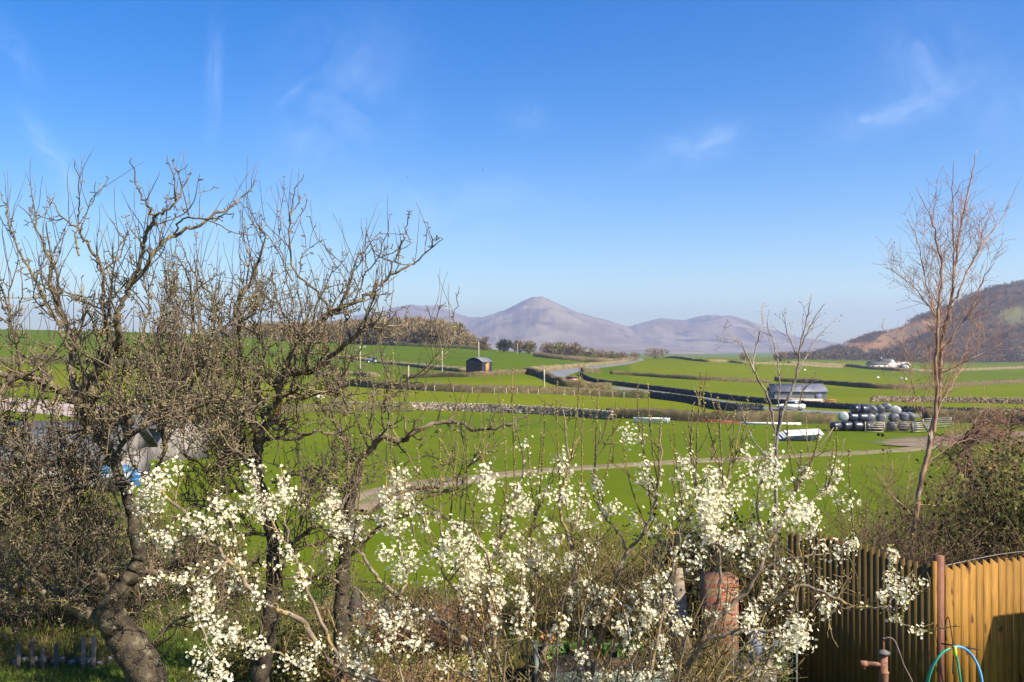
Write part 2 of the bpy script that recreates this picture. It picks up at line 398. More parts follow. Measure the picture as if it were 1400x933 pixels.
def rocks(centres, sizes, rz, jit=.28):
    """many squarish stones (one mesh)"""
    n = len(centres)
    b = np.array([[-1,-1,-1],[1,-1,-1],[1,1,-1],[-1,1,-1],[-1,-1,1],[1,-1,1],[1,1,1],[-1,1,1]])*.5
    v = b[None]*(1+R.uniform(-jit, jit, (n, 8, 3)))*np.asarray(sizes)[:, None, :]
    ca, sa = np.cos(rz)[:, None], np.sin(rz)[:, None]
    x = v[..., 0]*ca-v[..., 1]*sa; y = v[..., 0]*sa+v[..., 1]*ca
    v = np.stack([x, y, v[..., 2]], -1)+np.asarray(centres)[:, None, :]
    f = np.array([[3,2,1,0],[4,5,6,7],[0,1,5,4],[1,2,6,5],[2,3,7,6],[3,0,4,7]])
    return v.reshape(-1, 3), (f[None]+np.arange(n)[:, None, None]*8).reshape(-1, 4)
def stone_wall(label, pxs, h, mat, size=.34, cop=True, group=None, name='stone_wall'):
    p, s = path3(pxs, size); n = sidevec(p); c = []; z = []; a = []
    tv = np.gradient(p[:, :2], axis=0); an = np.arctan2(tv[:, 1], tv[:, 0])
    rows = max(int(h/(size*.55)), 2); rh = h/rows
    for r in range(rows+(1 if cop else 0)):
        last = r == rows
        lo = R.uniform(-.15, .15, len(p))*size
        q = p.copy(); q[:, :2] += nrm(tv)*(lo+(r % 2)*size*.5)[:, None]
        q[:, 2] += (r+.5)*rh+R.uniform(-.02, .02, len(p))
        sz = np.stack([np.full(len(p), size*1.06)*R.uniform(.8, 1.2, len(p)), np.full(len(p), .5*(1-.25*r/rows)), np.full(len(p), rh*1.08)], -1)
        if last: sz[:, 0] *= .62; sz[:, 2] *= R.uniform(.7, 1.5, len(p))
        c.append(q); z.append(sz); a.append(an)
    v, f = rocks(np.vstack(c), np.vstack(z), np.concatenate(a)+R.normal(0, .08, sum(map(len, a))))
    return tag(obj(name, v, [f], mat), label, 'stone wall' if cop else 'wall', group)

M = {}
M['asphalt'] = nmat('asphalt', (.13, .13, .135), (.17, .172, .178), .6, (.12, .12, .13), .25, rough=.85, spec=.3)
M['track'] = nmat('track_earth', (.20, .155, .115), (.31, .245, .185), .5, (.13, .12, .05), .8, bump=.3, amt3=.6)
m, t = new_mat('rutted_track'); p = t.pos(); n_ = t.noise(p, 1.3, 6, .7); x_ = t.attr('cross')
c = t.mix(t.ramp(t.noise(p, .5, 6, .65), .35, .65), (.16, .115, .075), (.25, .19, .13))
gm = t.m('ADD', t.ramp(t.m('ADD', x_, t.m('MULTIPLY_ADD', n_, .9, -.45)), .72, .95), t.m('MULTIPLY', t.ramp(t.m('ADD', x_, t.m('MULTIPLY_ADD', n_, .8, -.4)), .30, .06), .75), clamp=True)
c = t.mix(gm, c, t.mix(n_, (.07, .11, .014), (.14, .16, .03))); finish(t, c, .95, n_, .4, .05, .1); M['track'] = m
m, t = new_mat('trodden_earth'); p = t.pos(); n_ = t.noise(p, .7, 7, .7)
c = t.mix(t.ramp(t.noise(p, .35, 6, .65), .35, .65), (.13, .10, .068), (.23, .175, .12))
c = t.mix(t.ramp(t.m('ADD', t.attr('cross'), t.m('MULTIPLY_ADD', n_, 1.6, -.8)), .45, .85), c, t.mix(n_, (.055, .09, .008), (.11, .13, .02))); finish(t, c, .95, n_, .4, .05, .1); M['apron'] = m
M['yard'] = nmat('yard_concrete', (.30, .235, .20), (.40, .32, .28), .25, (.28, .22, .18), .6, bump=.2)
M['hedge'] = nmat('hedge_brown', (.072, .055, .026), (.14, .104, .05), 1.3, (.065, .085, .02), .9, rough=1, isl=.3)
M['hedge_pale'] = nmat('hedge_twig', (.11, .082, .038), (.16, .12, .05), 1.3, (.07, .085, .02), .9, rough=1, isl=.4)  # paler twig tone, scattered at random over hedges and banks
M['hedge_olive'] = nmat('hedge_olive', (.05, .05, .016), (.09, .085, .03), 1.0, rough=1, isl=.3)
M['bank'] = nmat('bank_dry_grass', (.14, .11, .055), (.21, .165, .085), 1.0, (.08, .10, .025), .5, rough=1, isl=.3)
M['stone'] = nmat('wall_stone', (.20, .165, .12), (.36, .30, .225), 2.2, (.11, .09, .065), 1.2, isl=.45, bump=.3)
M['slate_wall'] = nmat('dark_slate_stone', (.030, .032, .036), (.060, .062, .066), 2.2, isl=.4, rough=.85)
M['scrub'] = nmat('scrub_brown', (.12, .085, .045), (.19, .14, .075), .12, (.12, .115, .04), .1, rough=1, isl=.35)
hm = [M['hedge'], M['hedge_pale']]

ribbon('road', [(868, 489.4), (872, 491.2), (866, 494), (848, 498), (810, 502), (778, 507), (757, 513), (754, 519), (775, 524), (815, 528), (850, 531.5), (880, 535), (900, 537.7), (944, 543.6), (989, 551.5), (1041, 557.8), (1110, 562.6), (1190, 566.3), (1300, 570), (1440, 574)], 6.2, M['asphalt'], .1)
ribbon('farm_track', [(470, 700), (540, 673), (600, 661), (650, 655), (710, 648), (760, 643.5), (830, 639), (900, 634.5), (1000, 629), (1100, 623.5), (1180, 619.5), (1240, 615.5), (1310, 606), (1400, 601)], 2.7, M['track'], .09, 1., .35, 7)
ribbon('track_apron', [(1238, 611.5), (1262, 606), (1290, 602.5), (1340, 597), (1420, 592)], 8.5, M['apron'], .085, .7, .6, 13)
ribbon('yard', [(222, 569), (185, 567), (140, 563), (80, 558), (0, 552), (-120, 545)], 14, M['yard'], .07, 2, .05, 9)
tag(bpy.data.objects['yard'], kind='structure')

hedge('low clipped brown hedge behind the white trough', [(830, 571), (900, 574), (1000, 577.5), (1060, 578.5), (1141, 580)], 1.35, 1.3, hm)
hedge('long trimmed hedge with fence stakes crossing the middle fields', [(474, 527), (520, 531), (580, 534), (650, 537), (720, 538), (800, 541), (884, 545)], 1.35, 1.3, hm)
hedge('hedge at the foot of the black shed', [(552, 517.5), (600, 516), (660, 514.5), (722, 511.5)], 1.1, 1.2, hm)
hedge('dark hedge on the bend of the road', [(723, 511.5), (742, 517), (763, 526.5), (790, 531), (835, 533.5)], 1.5, 1.5, [M['hedge'], M['hedge']])
hedge('short brown hedge behind the curved dark wall', [(796, 509.8), (819, 510.6)], 1.3, 1.2, hm)
hedge('hedge along the far side of the roadside field', [(834, 511.5), (870, 514), (950, 519.5), (1000, 522), (1052, 524)], 1.05, 1.3, hm)
hedge('dark hedge passing behind the grey stable', [(1060, 521.5), (1130, 526), (1200, 531.5), (1270, 531.5), (1340, 527), (1440, 522)], 1.25, 1.5, [M['hedge'], M['hedge']])
hedge('dry brown verge hedge above the road', [(722, 509), (760, 506), (800, 502), (850, 496.5), (868, 492.5)], 1.3, 2.2, [M['bank'], M['hedge_pale']])
hedge('pale dry hedge on the crest of the right field', [(893, 489.5), (930, 490.5), (1000, 496), (1050, 498.8), (1150, 503.5)], 1.0, 1.6, [M['bank'], M['hedge_pale']], step=1.5)
hedge('bushy hedge at the left end of the stone wall', [(372, 567), (400, 565), (440, 563.5), (500, 562.5), (560, 563)], 1.2, 1.6, [M['hedge_olive'], M['hedge_pale']], fuzz=1.6)
hedge('thin dark hedge under the bare wood', [(474, 470), (550, 473.3), (640, 477.3), (672, 479.5)], 1.6, 2, [M['hedge_olive'], M['hedge']], step=1.5)
hedge('rough brown bank below the blue tractor', [(445, 486.5), (480, 490.5), (520, 496), (570, 501), (600, 504.5), (640, 508)], .9, 4.5, [M['bank'], M['hedge_pale']], step=1.5, name='grass_bank', cat='bank')
hedge('low brown bank at the foot of the cross armed pole', [(440, 512.5), (492, 513.5), (512, 516)], 1.0, 3, [M['bank'], M['hedge_pale']], name='grass_bank', cat='bank')
hedge('far hedge line below the white farmhouse', [(1080, 498.5), (1150, 501), (1190, 505), (1260, 509), (1330, 507), (1420, 503)], 1.6, 2.5, [M['bank'], M['hedge_pale']], step=2.5)
hedge('dark hedge running right from the bale stack', [(1262, 577), (1320, 578), (1380, 580), (1450, 583)], 1.7, 1.8, [M['hedge'], M['hedge_pale']])
hedge('tall rough hedge at the left edge behind the apple trees', [(-60, 500), (60, 497), (150, 500), (260, 505), (350, 508)], 1.6, 2.2, [M['hedge_olive'], M['hedge_pale']], step=1.5)

hedge('tall scrubby hedge below the row of trees at the top of the upper field', [(732, 488), (760, 491), (800, 494.6), (840, 496.5), (868, 493)], 1.9, 3.5, [M['scrub'], M['bank']], 3.0, step=1.2)
stone_wall('grey drystone wall crossing between the green fields', [(445, 562.5), (520, 561), (590, 561.5), (650, 563), (720, 566), (780, 569.5), (835, 574.5)], 1.0, M['stone'])
stone_wall('low buff stone wall in the field behind the bales', [(1192, 549.5), (1260, 550), (1330, 551), (1430, 553)], .8, nmat('buff_stone', (.20, .145, .10), (.29, .215, .15), 2, isl=.4), .4)
stone_wall('dark slate wall curving along the far side of the road', [(792, 512.5), (800, 518.2), (815, 524), (850, 528.3), (900, 534.6), (944, 540.2), (1000, 547.5), (1050, 552.5), (1130, 558.5), (1250, 564.5), (1440, 569)], .75, M['slate_wall'], .4)
stone_wall('dark slate wall along the near side of the road', [(888, 544), (895, 545.3), (944, 551.5), (989, 561.3), (1041, 563.5)], 1.0, M['slate_wall'], .4)

# ------------------------------------------------------------------ far hills
def hillmesh(name, ridge, d, base, front, back, rough, mat, nx=260, ns=46, seed=0, attrs=None, pw=1.25):
    px = np.linspace(ridge[0][0], ridge[-1][0], nx)
    rp = np.interp(px, [a for a, _ in ridge], [b for _, b in ridge])
    k = np.exp(-.5*(np.arange(-4, 5)/1.6)**2); k /= k.sum(); rp = np.convolve(np.pad(rp, 4, mode='edge'), k, 'valid')
    H = (HY-rp)/F*d+CZ
    s = np.linspace(0, 1, ns)
    dd = np.where(s < .7, front+(d-front)*(s/.7), d+(back-d)*(s-.7)/.3)
    up = np.where(s < .7, np.power(np.sin(s/.7*np.pi/2), pw), np.cos((s-.7)/.3*np.pi/2))
    PX, D = np.meshgrid(px, dd)
    X = (PX-700)/F*D
    env = np.sin(np.clip(s/.7, 0, 1)*np.pi)[:, None]
    Z = base+(H-base)[None, :]*up[:, None]
    sc = d/14
    Z = Z+rough*env*(fbm(X/sc+seed, D/sc*1.3+seed, 6, True)-.62)*(H-base)[None, :]
    a = np.arange(nx*ns).reshape(ns, nx)
    f = np.stack([a[:-1, :-1], a[:-1, 1:], a[1:, 1:], a[1:, :-1]], -1).reshape(-1, 4)
    V = np.stack([X, D, Z], -1)
    at = attrs(V) if attrs else None
    o = obj(name, V.reshape(-1, 3), [f], mat, smooth=True, attrs=at); tag(o, kind='structure')
    return V, a
M['fell'] = nmat('fell_heather', (.15, .11, .075), (.22, .175, .115), .0035, (.07, .05, .045), .006, lo=.4, hi=.6, bump=0)
hillmesh('mountains', [(300, 452), (420, 446), (480, 436), (500, 432), (520, 428), (545, 424), (565, 420.5), (590, 419), (600, 419), (615, 427), (640, 436), (665, 438), (700, 446), (760, 470)], 7200, -12, 5200, 8200, .5, M['fell'], seed=3)
hillmesh('mountains', [(600, 470), (640, 445), (662, 436), (690, 427.5), (705, 420), (716, 415.3), (726, 412.2), (738, 410.8), (749, 412.3), (758, 416.5), (768, 422), (790, 430), (830, 440), (855, 448), (900, 466), (930, 480)], 6400, -12, 4300, 7400, .42, M['fell'], seed=9)
hillmesh('mountains', [(800, 476), (840, 455), (855, 448), (880, 441), (905, 435), (918, 437), (938, 439), (958, 435.5), (975, 434), (1000, 435), (1020, 440), (1050, 450), (1085, 460), (1130, 467), (1180, 474), (1240, 485)], 7000, -12, 4600, 8000, .5, M['fell'], seed=21)
hillmesh('foothills', [(560, 484), (700, 476), (800, 474), (880, 474), (950, 480), (1020, 484), (1100, 483), (1180, 486), (1300, 486)], 4200, -12, 3000, 4700, .3, M['fell'], seed=33)
def hattr(V):
    px, py = proj(V)
    n = fbm(px/26, py/14, 4)
    br = np.maximum(np.exp(-((px-1232)/58)**2-((py-458-(-.38)*(px-1232))/12)**2), .8*np.exp(-((px-1170)/40)**2-((py-472)/5)**2))
    gr = np.exp(-((px-1388)/24)**2-((py-432)/13)**2)
    return {'bracken': (sm(.28, .5, br*(.5+n))).ravel(), 'pasture': sm(.3, .55, gr*(.55+.9*n)).ravel()}
m, t = new_mat('wooded_hill'); p = t.pos()
c = t.mix(t.ramp(t.noise(p, .02, 6, .65), .35, .65), (.055, .036, .02), (.10, .066, .036))
c = t.mix(t.attr('bracken'), c, t.mix(t.ramp(t.noise(p, .012, 5, .6), .4, .6), (.31, .14, .06), (.26, .17, .085)))
c = t.mix(t.attr('pasture'), c, t.mix(t.noise(p, .03, 4), (.10, .095, .04), (.13, .12, .05)))
finish(t, c, 1, None, spec=.1); M['whill'] = m
HV, _ = hillmesh('hill', [(1040, 493), (1080, 489), (1110, 484), (1135, 476.5), (1160, 470), (1182, 462), (1197, 457), (1212, 456), (1240, 446), (1260, 435), (1290, 425), (1310, 416), (1340, 405), (1365, 396), (1400, 390), (1460, 384), (1600, 376), (1900, 380)], 1900, -11, 1000, 2300, .22, M['whill'], nx=420, ns=70, seed=5, attrs=hattr, pw=1.0)

def clumps(pts, h, w, n, tri):
    """distant bare trees: for each point n thin upright slivers filling an egg-shaped crown"""
    m_ = len(pts); h = np.broadcast_to(h, m_); w = np.broadcast_to(w, m_)
    q = R.normal(0, 1, (m_, n, 3)); q = q/np.linalg.norm(q, axis=-1, keepdims=True)*R.random((m_, n, 1))**.4
    c = pts[:, None, :]+np.stack([q[..., 0]*w[:, None]/2, q[..., 1]*w[:, None]/2, (.56+.44*q[..., 2])*h[:, None]], -1)
    out = nrm(q*[1, 1, .7]+[0, 0, .9]+R.normal(0, .3, q.shape)); sd = nrm(np.cross(out, R.normal(0, 1, q.shape)))
    L = (tri*R.uniform(.6, 1.4, (m_, n, 1)))*h[:, None, None]
    v = np.stack([c-out*L*.5-sd*L*.16, c-out*L*.4+sd*L*.16, c+out*L*.6], 2)
    return v.reshape(-1, 3), np.arange(m_*n*3).reshape(-1, 3)
M['bare'] = nmat('bare_crowns', (.18, .13, .065), (.29, .21, .105), .06, (.14, .12, .05), .05, rough=1, isl=.35)
M['bare_far'] = nmat('bare_crowns_far', (.085, .058, .034), (.145, .10, .06), .02, (.05, .05, .026), .012, rough=1, isl=.4)
flat = HV.reshape(-1, 3); ha = hattr(flat)
i = R.integers(0, len(flat), 26000); c = flat[i]+np.stack([R.uniform(-8, 8, len(i)), R.uniform(-12, 12, len(i)), 0*i], -1)
pp = proj(c); keep = (R.random(len(i)) > 0.95*ha['bracken'][i]) & (R.random(len(i)) > 0.94*ha['pasture'][i]) & (pp[0] < 1500) & (pp[1] > 300) & (c[:, 1] < 2000)
c = c[keep][:9000]
v, f = clumps(c-[0, 0, 2.5], R.uniform(4, 8, len(c)), R.uniform(6, 11, len(c)), 24, .30)
tag(obj('woodland', v, [f], M['bare_far']), 'bare brown woodland covering the hill on the right', 'woodland', kind='stuff')
# the wood on the brow at left, and a belt at the foot of the right hill
pts = []
top = lambda px: np.interp(px, [300, 340, 455, 480, 510, 560, 600, 630, 648, 656], [446, 440, 439, 436, 433.5, 432.5, 434.5, 443, 459, 472])
while len(pts) < 520:
    px = R.uniform(318, 654); d = R.uniform(474, 560)
    z = float(zu(px, d)); hmax = CZ-(top(px)-HY)/F*d-z
    if hmax < 4: continue
    pts.append([(px-700)/F*d, d, z, min(hmax*R.uniform(.70, 1.06), 17.5)])
pts = np.array(pts)
v, f = clumps(pts[:, :3], pts[:, 3], pts[:, 3]*R.uniform(.45, .8, len(pts)), 190, .12)
tr = [(np.array([q[:3]-[0, 0, .2], q[:3]+[R.normal(0, .3), 0, q[3]*.7]]), np.array([.24, .06])) for q in pts]
tv, tf = tubes(tr, 4)
tag(obj('woodland', np.vstack([v, tv]), [f]+[x+len(v) for x in tf], M['bare']), 'bare brown wood along the brow of the upper field', 'woodland', kind='stuff')
c = []
for _ in range(900):
    px = R.uniform(1075, 1480); d = R.uniform(930, 1150); c.append([(px-700)/F*d, d, float(zu(px, d))])
c = np.array(c); v, f = clumps(c, R.uniform(5, 10, len(c)), R.uniform(6, 11, len(c)), 26, .3)
tag(obj('woodland', v, [f], M['bare_far']), 'belt of bare trees at the foot of the right hill', 'woodland', kind='stuff')

# ------------------------------------------------------------------ air
def haze():
    mb = MB().box((0, 4200, 172), (15000, 8700, 374))
    m = bpy.data.materials.new('haze'); m.use_nodes = True; t = NT(m.node_tree)
    v = t.n('ShaderNodeVolumePrincipled'); v.inputs['Color'].default_value = HAZE_COL; v.inputs['Density'].default_value = HAZE_D
    v.inputs['Density Attribute'].default_value = ''; v.inputs['Color Attribute'].default_value = ''; v.inputs['Temperature Attribute'].default_value = ''
    m.cycles.homogeneous_volume = True
    v.inputs['Anisotropy'].default_value = .25
    t.l(v.outputs[0], t.n('ShaderNodeOutputMaterial').inputs['Volume'])
    tag(mb.build('haze', m), kind='stuff')
if HAZE_D > 0: haze()
# ------------------------------------------------------------------ small materials
def plain(name, col, rough=.6, spec=.4, metal=0, var=.12, scale=3):
    c2 = tuple(x*(1-var*2) for x in col)
    return nmat(name, c2, col, scale, rough=rough, spec=spec, metal=metal)
M['white_paint'] = plain('white_sheet', (.74, .73, .70), .5)
M['rust'] = nmat('rusty_red_metal', (.30, .085, .05), (.42, .14, .09), 5, rough=.75)
M['black_tin'] = nmat('black_corrugated_tin', (.018, .019, .022), (.034, .036, .042), 1.2, rough=.6)
M['grey_tin'] = nmat('grey_corrugated_tin', (.13, .135, .145), (.18, .185, .20), .8, rough=.6)
M['roof_sheet'] = nmat('blue_grey_roof_sheet', (.115, .12, .15), (.165, .17, .205), .7, rough=.5)
M['orange_wood'] = nmat('orange_timber', (.36, .15, .05), (.50, .24, .09), 1.5, rough=.8)
M['tan_block'] = nmat('tan_blockwork', (.34, .26, .19), (.44, .35, .27), 1.0, rough=.9)
M['pole'] = nmat('weathered_pole', (.30, .27, .20), (.42, .38, .29), 3, rough=.9)
M['glass_dark'] = plain('dark_window_glass', (.02, .025, .03), .15, .6)
M['rubber'] = plain('black_rubber', (.02, .02, .02), .8)
M['render'] = plain('white_render', (.52, .50, .46), .85)
M['slate'] = nmat('slate_roof', (.062, .060, .062), (.11, .107, .108), 1.4, (.05, .05, .048), 3, rough=.9, isl=.1)
M['rough_stone'] = nmat('barn_stone', (.16, .14, .125), (.30, .265, .24), 2.0, (.10, .09, .085), 4, bump=.5)

def frame(p, yaw):
    """local frame at p: returns f(x,y,z)->world"""
    ca, sa = math.cos(yaw), math.sin(yaw)
    return lambda x, y, z: np.array([p[0]+x*ca-y*sa, p[1]+x*sa+y*ca, p[2]+z])
def corr(mb, f, x0, x1, y, z0, z1, n, amp=.035, ax='x'):
    """a corrugated vertical sheet along local x (or y)"""
    xs = np.linspace(x0, x1, n*4+1); yy = y+amp*np.sin(np.arange(n*4+1)*np.pi/2)
    v = [f(a, b, z) if ax == 'x' else f(b, a, z) for z in (z0, z1) for a, b in zip(xs, yy)]
    k = len(xs); mb.add(v, [np.array([[i, i+1, k+i+1, k+i] for i in range(k-1)])])

# ------------------------------------------------------------------ black shed with the bowed roof
g = G(648, 510.2); yw = math.radians(-24); f = frame(g, yw)
T = thing('shed', 'black corrugated shed with bowed roof and an orange door in the upper field', 'shed', g)
mb = MB(); Wd, Ln, He, Hr = 4.3, 5.6, 2.7, 3.75
arc = [(-Wd/2+Wd*i/12, He+(Hr-He)*math.sin(math.pi*i/12)**.9) for i in range(13)]
poly = [(-Wd/2, -.3), (Wd/2, -.3)]+[(x, z-.03) for x, z in arc[::-1]]
mb.prism([f(x, 0, z) for x, z in poly], None, f(0, Ln, 0)-f(0, 0, 0)); corr(mb, f, -Wd/2, Wd/2, -.05, -.2, He-.02, 18)
corr(mb, f, 0, Ln, Wd/2+.05, -.2, He-.02, 22, ax='y'); mb.build('wall', M['black_tin'], T)
mb = MB(); out = [(x*1.05, z+.06) for x, z in arc]; inn = [(x*1.05, z) for x, z in arc[::-1]]
mb.prism([f(x, -.15, z) for x, z in out+inn], None, f(0, Ln+.3, 0)-f(0, 0, 0)); mb.build('roof', M['grey_tin'], T)
mb = MB(); mb.prism([f(Wd/2+.10, a, b) for a, b in ((1.9, -.2), (3.6, -.2), (3.6, 2.45), (2.6, 2.3), (1.9, 2.0))], None, f(.06, 0, 0)-f(0, 0, 0)); mb.build('door', M['orange_wood'], T)
mb = MB(); mb.bar(f(Wd/2+.12, 3.75, -.2), f(Wd/2+.12, 3.75, 2.7), .16); mb.bar(f(Wd/2+.12, 1.75, 2.6), f(Wd/2+.12, 5.4, 2.6), .14); mb.build('door_frame', M['grey_tin'], T)

# ------------------------------------------------------------------ grey field stable on the right
g = G(1090, 549.5); f = frame(g, math.radians(4)); T = thing('stable', 'long grey field stable with a pale blue-grey pitched roof', 'stable', g)
mb = MB(); L2 = 4.9
mb.prism([f(-L2, -1.6, -.4), f(L2, -1.6, -.4), f(L2, -1.6, 1.95), f(-L2, -1.6, 1.95)], None, f(0, 3.4, 0)-f(0, 0, 0))
mb.prism([f(-L2-.001, -1.6, 1.95), f(-L2-.001, 1.8, 1.95), f(-L2-.001, .5, 3.1)], None, f(.1, 0, 0)-f(0, 0, 0))
mb.prism([f(L2-.1, -1.6, 1.95), f(L2-.1, 1.8, 1.95), f(L2-.1, .5, 3.1)], None, f(.1, 0, 0)-f(0, 0, 0))
corr(mb, f, -L2, L2, -1.67, -.2, 1.93, 44); mb.build('wall', M['grey_tin'], T)
mb = MB()
mb.prism([f(-L2-.3, -1.85, 1.90), f(-L2-.3, .5, 3.28), f(-L2-.3, .5, 3.36), f(-L2-.3, -1.85, 1.98)], None, f(2*L2+.6, 0, 0)-f(0, 0, 0))
mb.prism([f(-L2-.3, .503, 3.28), f(-L2-.3, 2.2, 1.86), f(-L2-.3, 2.2, 1.94), f(-L2-.3, .503, 3.36)], None, f(2*L2+.6, 0, 0)-f(0, 0, 0))
rf = mb.build('roof', M['roof_sheet'], T)
mb = MB(); mb.bar(f(-L2-.3, -1.92, 1.88), f(L2+.3, -1.92, 1.88), .07, .08); mb.build('gutter', M['black_tin'], T)
mb = MB(); mb.prism([f(2.7, -1.76, -.1), f(3.9, -1.76, -.1), f(3.9, -1.76, 1.8), f(2.7, -1.76, 1.8)], None, f(0, .03, 0)-f(0, 0, 0)); mb.build('door', nmat('faded_blue_door', (.10, .105, .16), (.14, .145, .2), 2), T)
p0, p1 = G(1057, 551.5), G(1127, 552.5)
mb = MB(); mb.bar(p0+[0, 0, .35], p1+[0, 0, .35], .25, 1.1); o = mb.build('retaining_wall', M['tan_block'])
tag(o, 'tan block wall along the front of the grey stable', 'wall')
g = G(1134, 553.5); T = thing('timber_stack', 'orange timber pallets stacked at the right end of the stable', 'pallets', g)
for k in range(4):
    mb = MB(); f = frame(g+[0, 0, .12+.26*k], .1+R.normal(0, .03))
    for q in np.linspace(-.9, .9, 6): mb.bar(f(q, -.6, .08), f(q, .6, .08), .18, .03)
    for q in (-.55, 0, .55): mb.bar(f(-1, q, 0), f(1, q, 0), .1, .1)
    mb.build('pallet', M['orange_wood'], T)

# ------------------------------------------------------------------ silage bales
M['wrap_black'] = nmat('black_silage_wrap', (.014, .016, .026), (.030, .034, .055), 3, rough=.32, spec=.6, bump=.35, bdist=.03)
M['wrap_grey'] = nmat('grey_silage_wrap', (.04, .04, .048), (.17, .17, .185), 2.2, rough=.45, spec=.5, bump=.35, bdist=.03)
M['wrap_white'] = nmat('white_silage_wrap', (.24, .24, .235), (.48, .48, .46), 2.2, (.25, .42, .42), 1.5, rough=.4, spec=.5, bump=.3, bdist=.03, amt3=.4)
def bale(g, r, L, yaw, mat, label):
    mb = MB(); ax = np.array([math.cos(yaw), math.sin(yaw), R.normal(0, .03)])
    prof = [(.05, -L/2-.04), (r*.45, -L/2-.03), (r*.86, -L/2), (r*.97, -L/2+.1), (r*1.02, -L/4), (r*1.0, 0), (r*1.03, L/4), (r*.97, L/2-.1), (r*.86, L/2), (r*.45, L/2+.03), (.05, L/2+.04)]
    mb.lathe((0, 0, 0), prof, 22, ax); v = np.vstack(mb.v)
    v = v*(1+.05*(fbm(v[:, :1]*3+g[0], v[:, 2:]*3+g[1], 3)-.5)); v[:, 2] *= .95
    mb.v = [v+g]; o = mb.build('silage_bale', mat, smooth=True); tag(o, label, 'bale', 'wrapped silage bales in the stack')
ords = ['leftmost', 'second', 'third', 'fourth', 'fifth', 'sixth', 'seventh', 'eighth']
g0 = G(1190, 590.5); D0 = g0[1]
def brow(row, py, lst, dd, name):
    for k, (px, tone, dy) in enumerate(lst):
        p = P(px, py+dy, D0+dd+R.uniform(-.15, .15))
        if row == 0: p[2] = zt(p[0], p[1])+.58
        bale(p, R.uniform(.53, .61), R.uniform(1.1, 1.25), math.radians(R.uniform(58, 84) if tone != 'black' else R.uniform(5, 35)), M['wrap_'+tone], f'{tone} wrapped silage bale, {ords[k]} along the {name} tier of the stack')
brow(0, 582, [(1143, 'black', 0), (1157.5, 'black', 0), (1172, 'black', 0), (1187, 'black', 0), (1203, 'grey', 0), (1219, 'grey', 0), (1235, 'grey', 0), (1250, 'grey', 0)], .6, 'bottom')
brow(1, 571, [(1153, 'white', -1), (1166, 'black', 0), (1179, 'black', 0), (1189, 'grey', 1), (1205, 'grey', 1.5), (1222, 'grey', 0.5), (1236, 'grey', -1), (1244, 'grey', -.5)], 1.0, 'middle')
brow(2, 559.5, [(1171, 'black', 0), (1182, 'black', 0.5), (1192, 'grey', 1.5), (1204, 'grey', .5), (1212, 'grey', -2), (1224.5, 'white', 2)], 1.3, 'top')

# ------------------------------------------------------------------ gates and barriers
def gate(a, b, h, mat, label, n=5, name='field_gate', cat='gate', brace=True, r=.035):
    a, b = np.asarray(a), np.asarray(b); T = thing(name, label, cat, a); up = np.array([0, 0, 1.])
    for q in (a, b): MB().bar(q+up*.08, q+up*h, r*2.4).build('gate_post', mat, T)
    for k in range(n):
        z = .15+(h-.2)*(k/(n-1))**.85; mb = MB(); mb.bar(a+up*z, b+up*z, r*1.6, r*2.2); mb.build('rail', mat, T)
    if brace: mb = MB(); mb.bar(a+up*.15+(b-a)*.02, b*.5+a*.5+up*(h-.1), r*1.4); mb.bar(b+up*.15-(b-a)*.02, b*.5+a*.5+up*(h-.1), r*1.4); mb.build('brace', mat, T)
M['pale_wood'] = nmat('pale_timber', (.32, .26, .18), (.46, .38, .27), 2.5)
M['galv'] = nmat('galvanised_steel', (.20, .185, .165), (.32, .30, .27), 3, rough=.5, metal=.3)
gate(G(1183, 592), G(1209, 592.5), 1.25, M['pale_wood'], 'pale timber field gate in front of the silage bales')
gate(G(1211, 591.5), G(1247, 592), 1.3, nmat('brown_gate', (.15, .10, .07), (.22, .15, .11), 3), 'brown barred gate leaning on the grey bales')
gate(G(1248, 592.5), G(1275, 591), 1.2, M['galv'], 'galvanised gate right of the silage bales')
gate(G(1262, 586.5), G(1300, 584), 1.2, M['galv'], 'far galvanised gate across the yard corner', brace=False)
T = thing('feed_barrier', 'rusty red feed barrier lying in front of the low hedge', 'feed barrier', G(930, 577.5))
for k, (a, b) in enumerate([((928, 576.5), (1000, 580)), ((962, 577.6), (1012, 580.4))]):
    mb = MB(); p0, p1 = G(*a), G(*b)
    for z in (.12, .30, .46-.12*k): mb.bar(p0+[0, -.2*k, z], p1+[0, -.2*k, z*.8], .07)
    for q in np.linspace(0, 1, 9): mb.bar(p0+(p1-p0)*q+[0, -.2*k, .03], p0+(p1-p0)*q+[0, .15-.2*k, .44-.1*k], .05)
    mb.build('rail', M['rust'], T)
p0, p1 = G(1013, 580.5), G(1095, 581.5)
mb = MB(); mb.bar(p0+[0, 0, .16], p1+[0, 0, .16], .22, .30); o = mb.build('rail', M['white_paint']); tag(o, 'long white rail lying at the foot of the low hedge', 'rail'); o.name = 'white_rail'
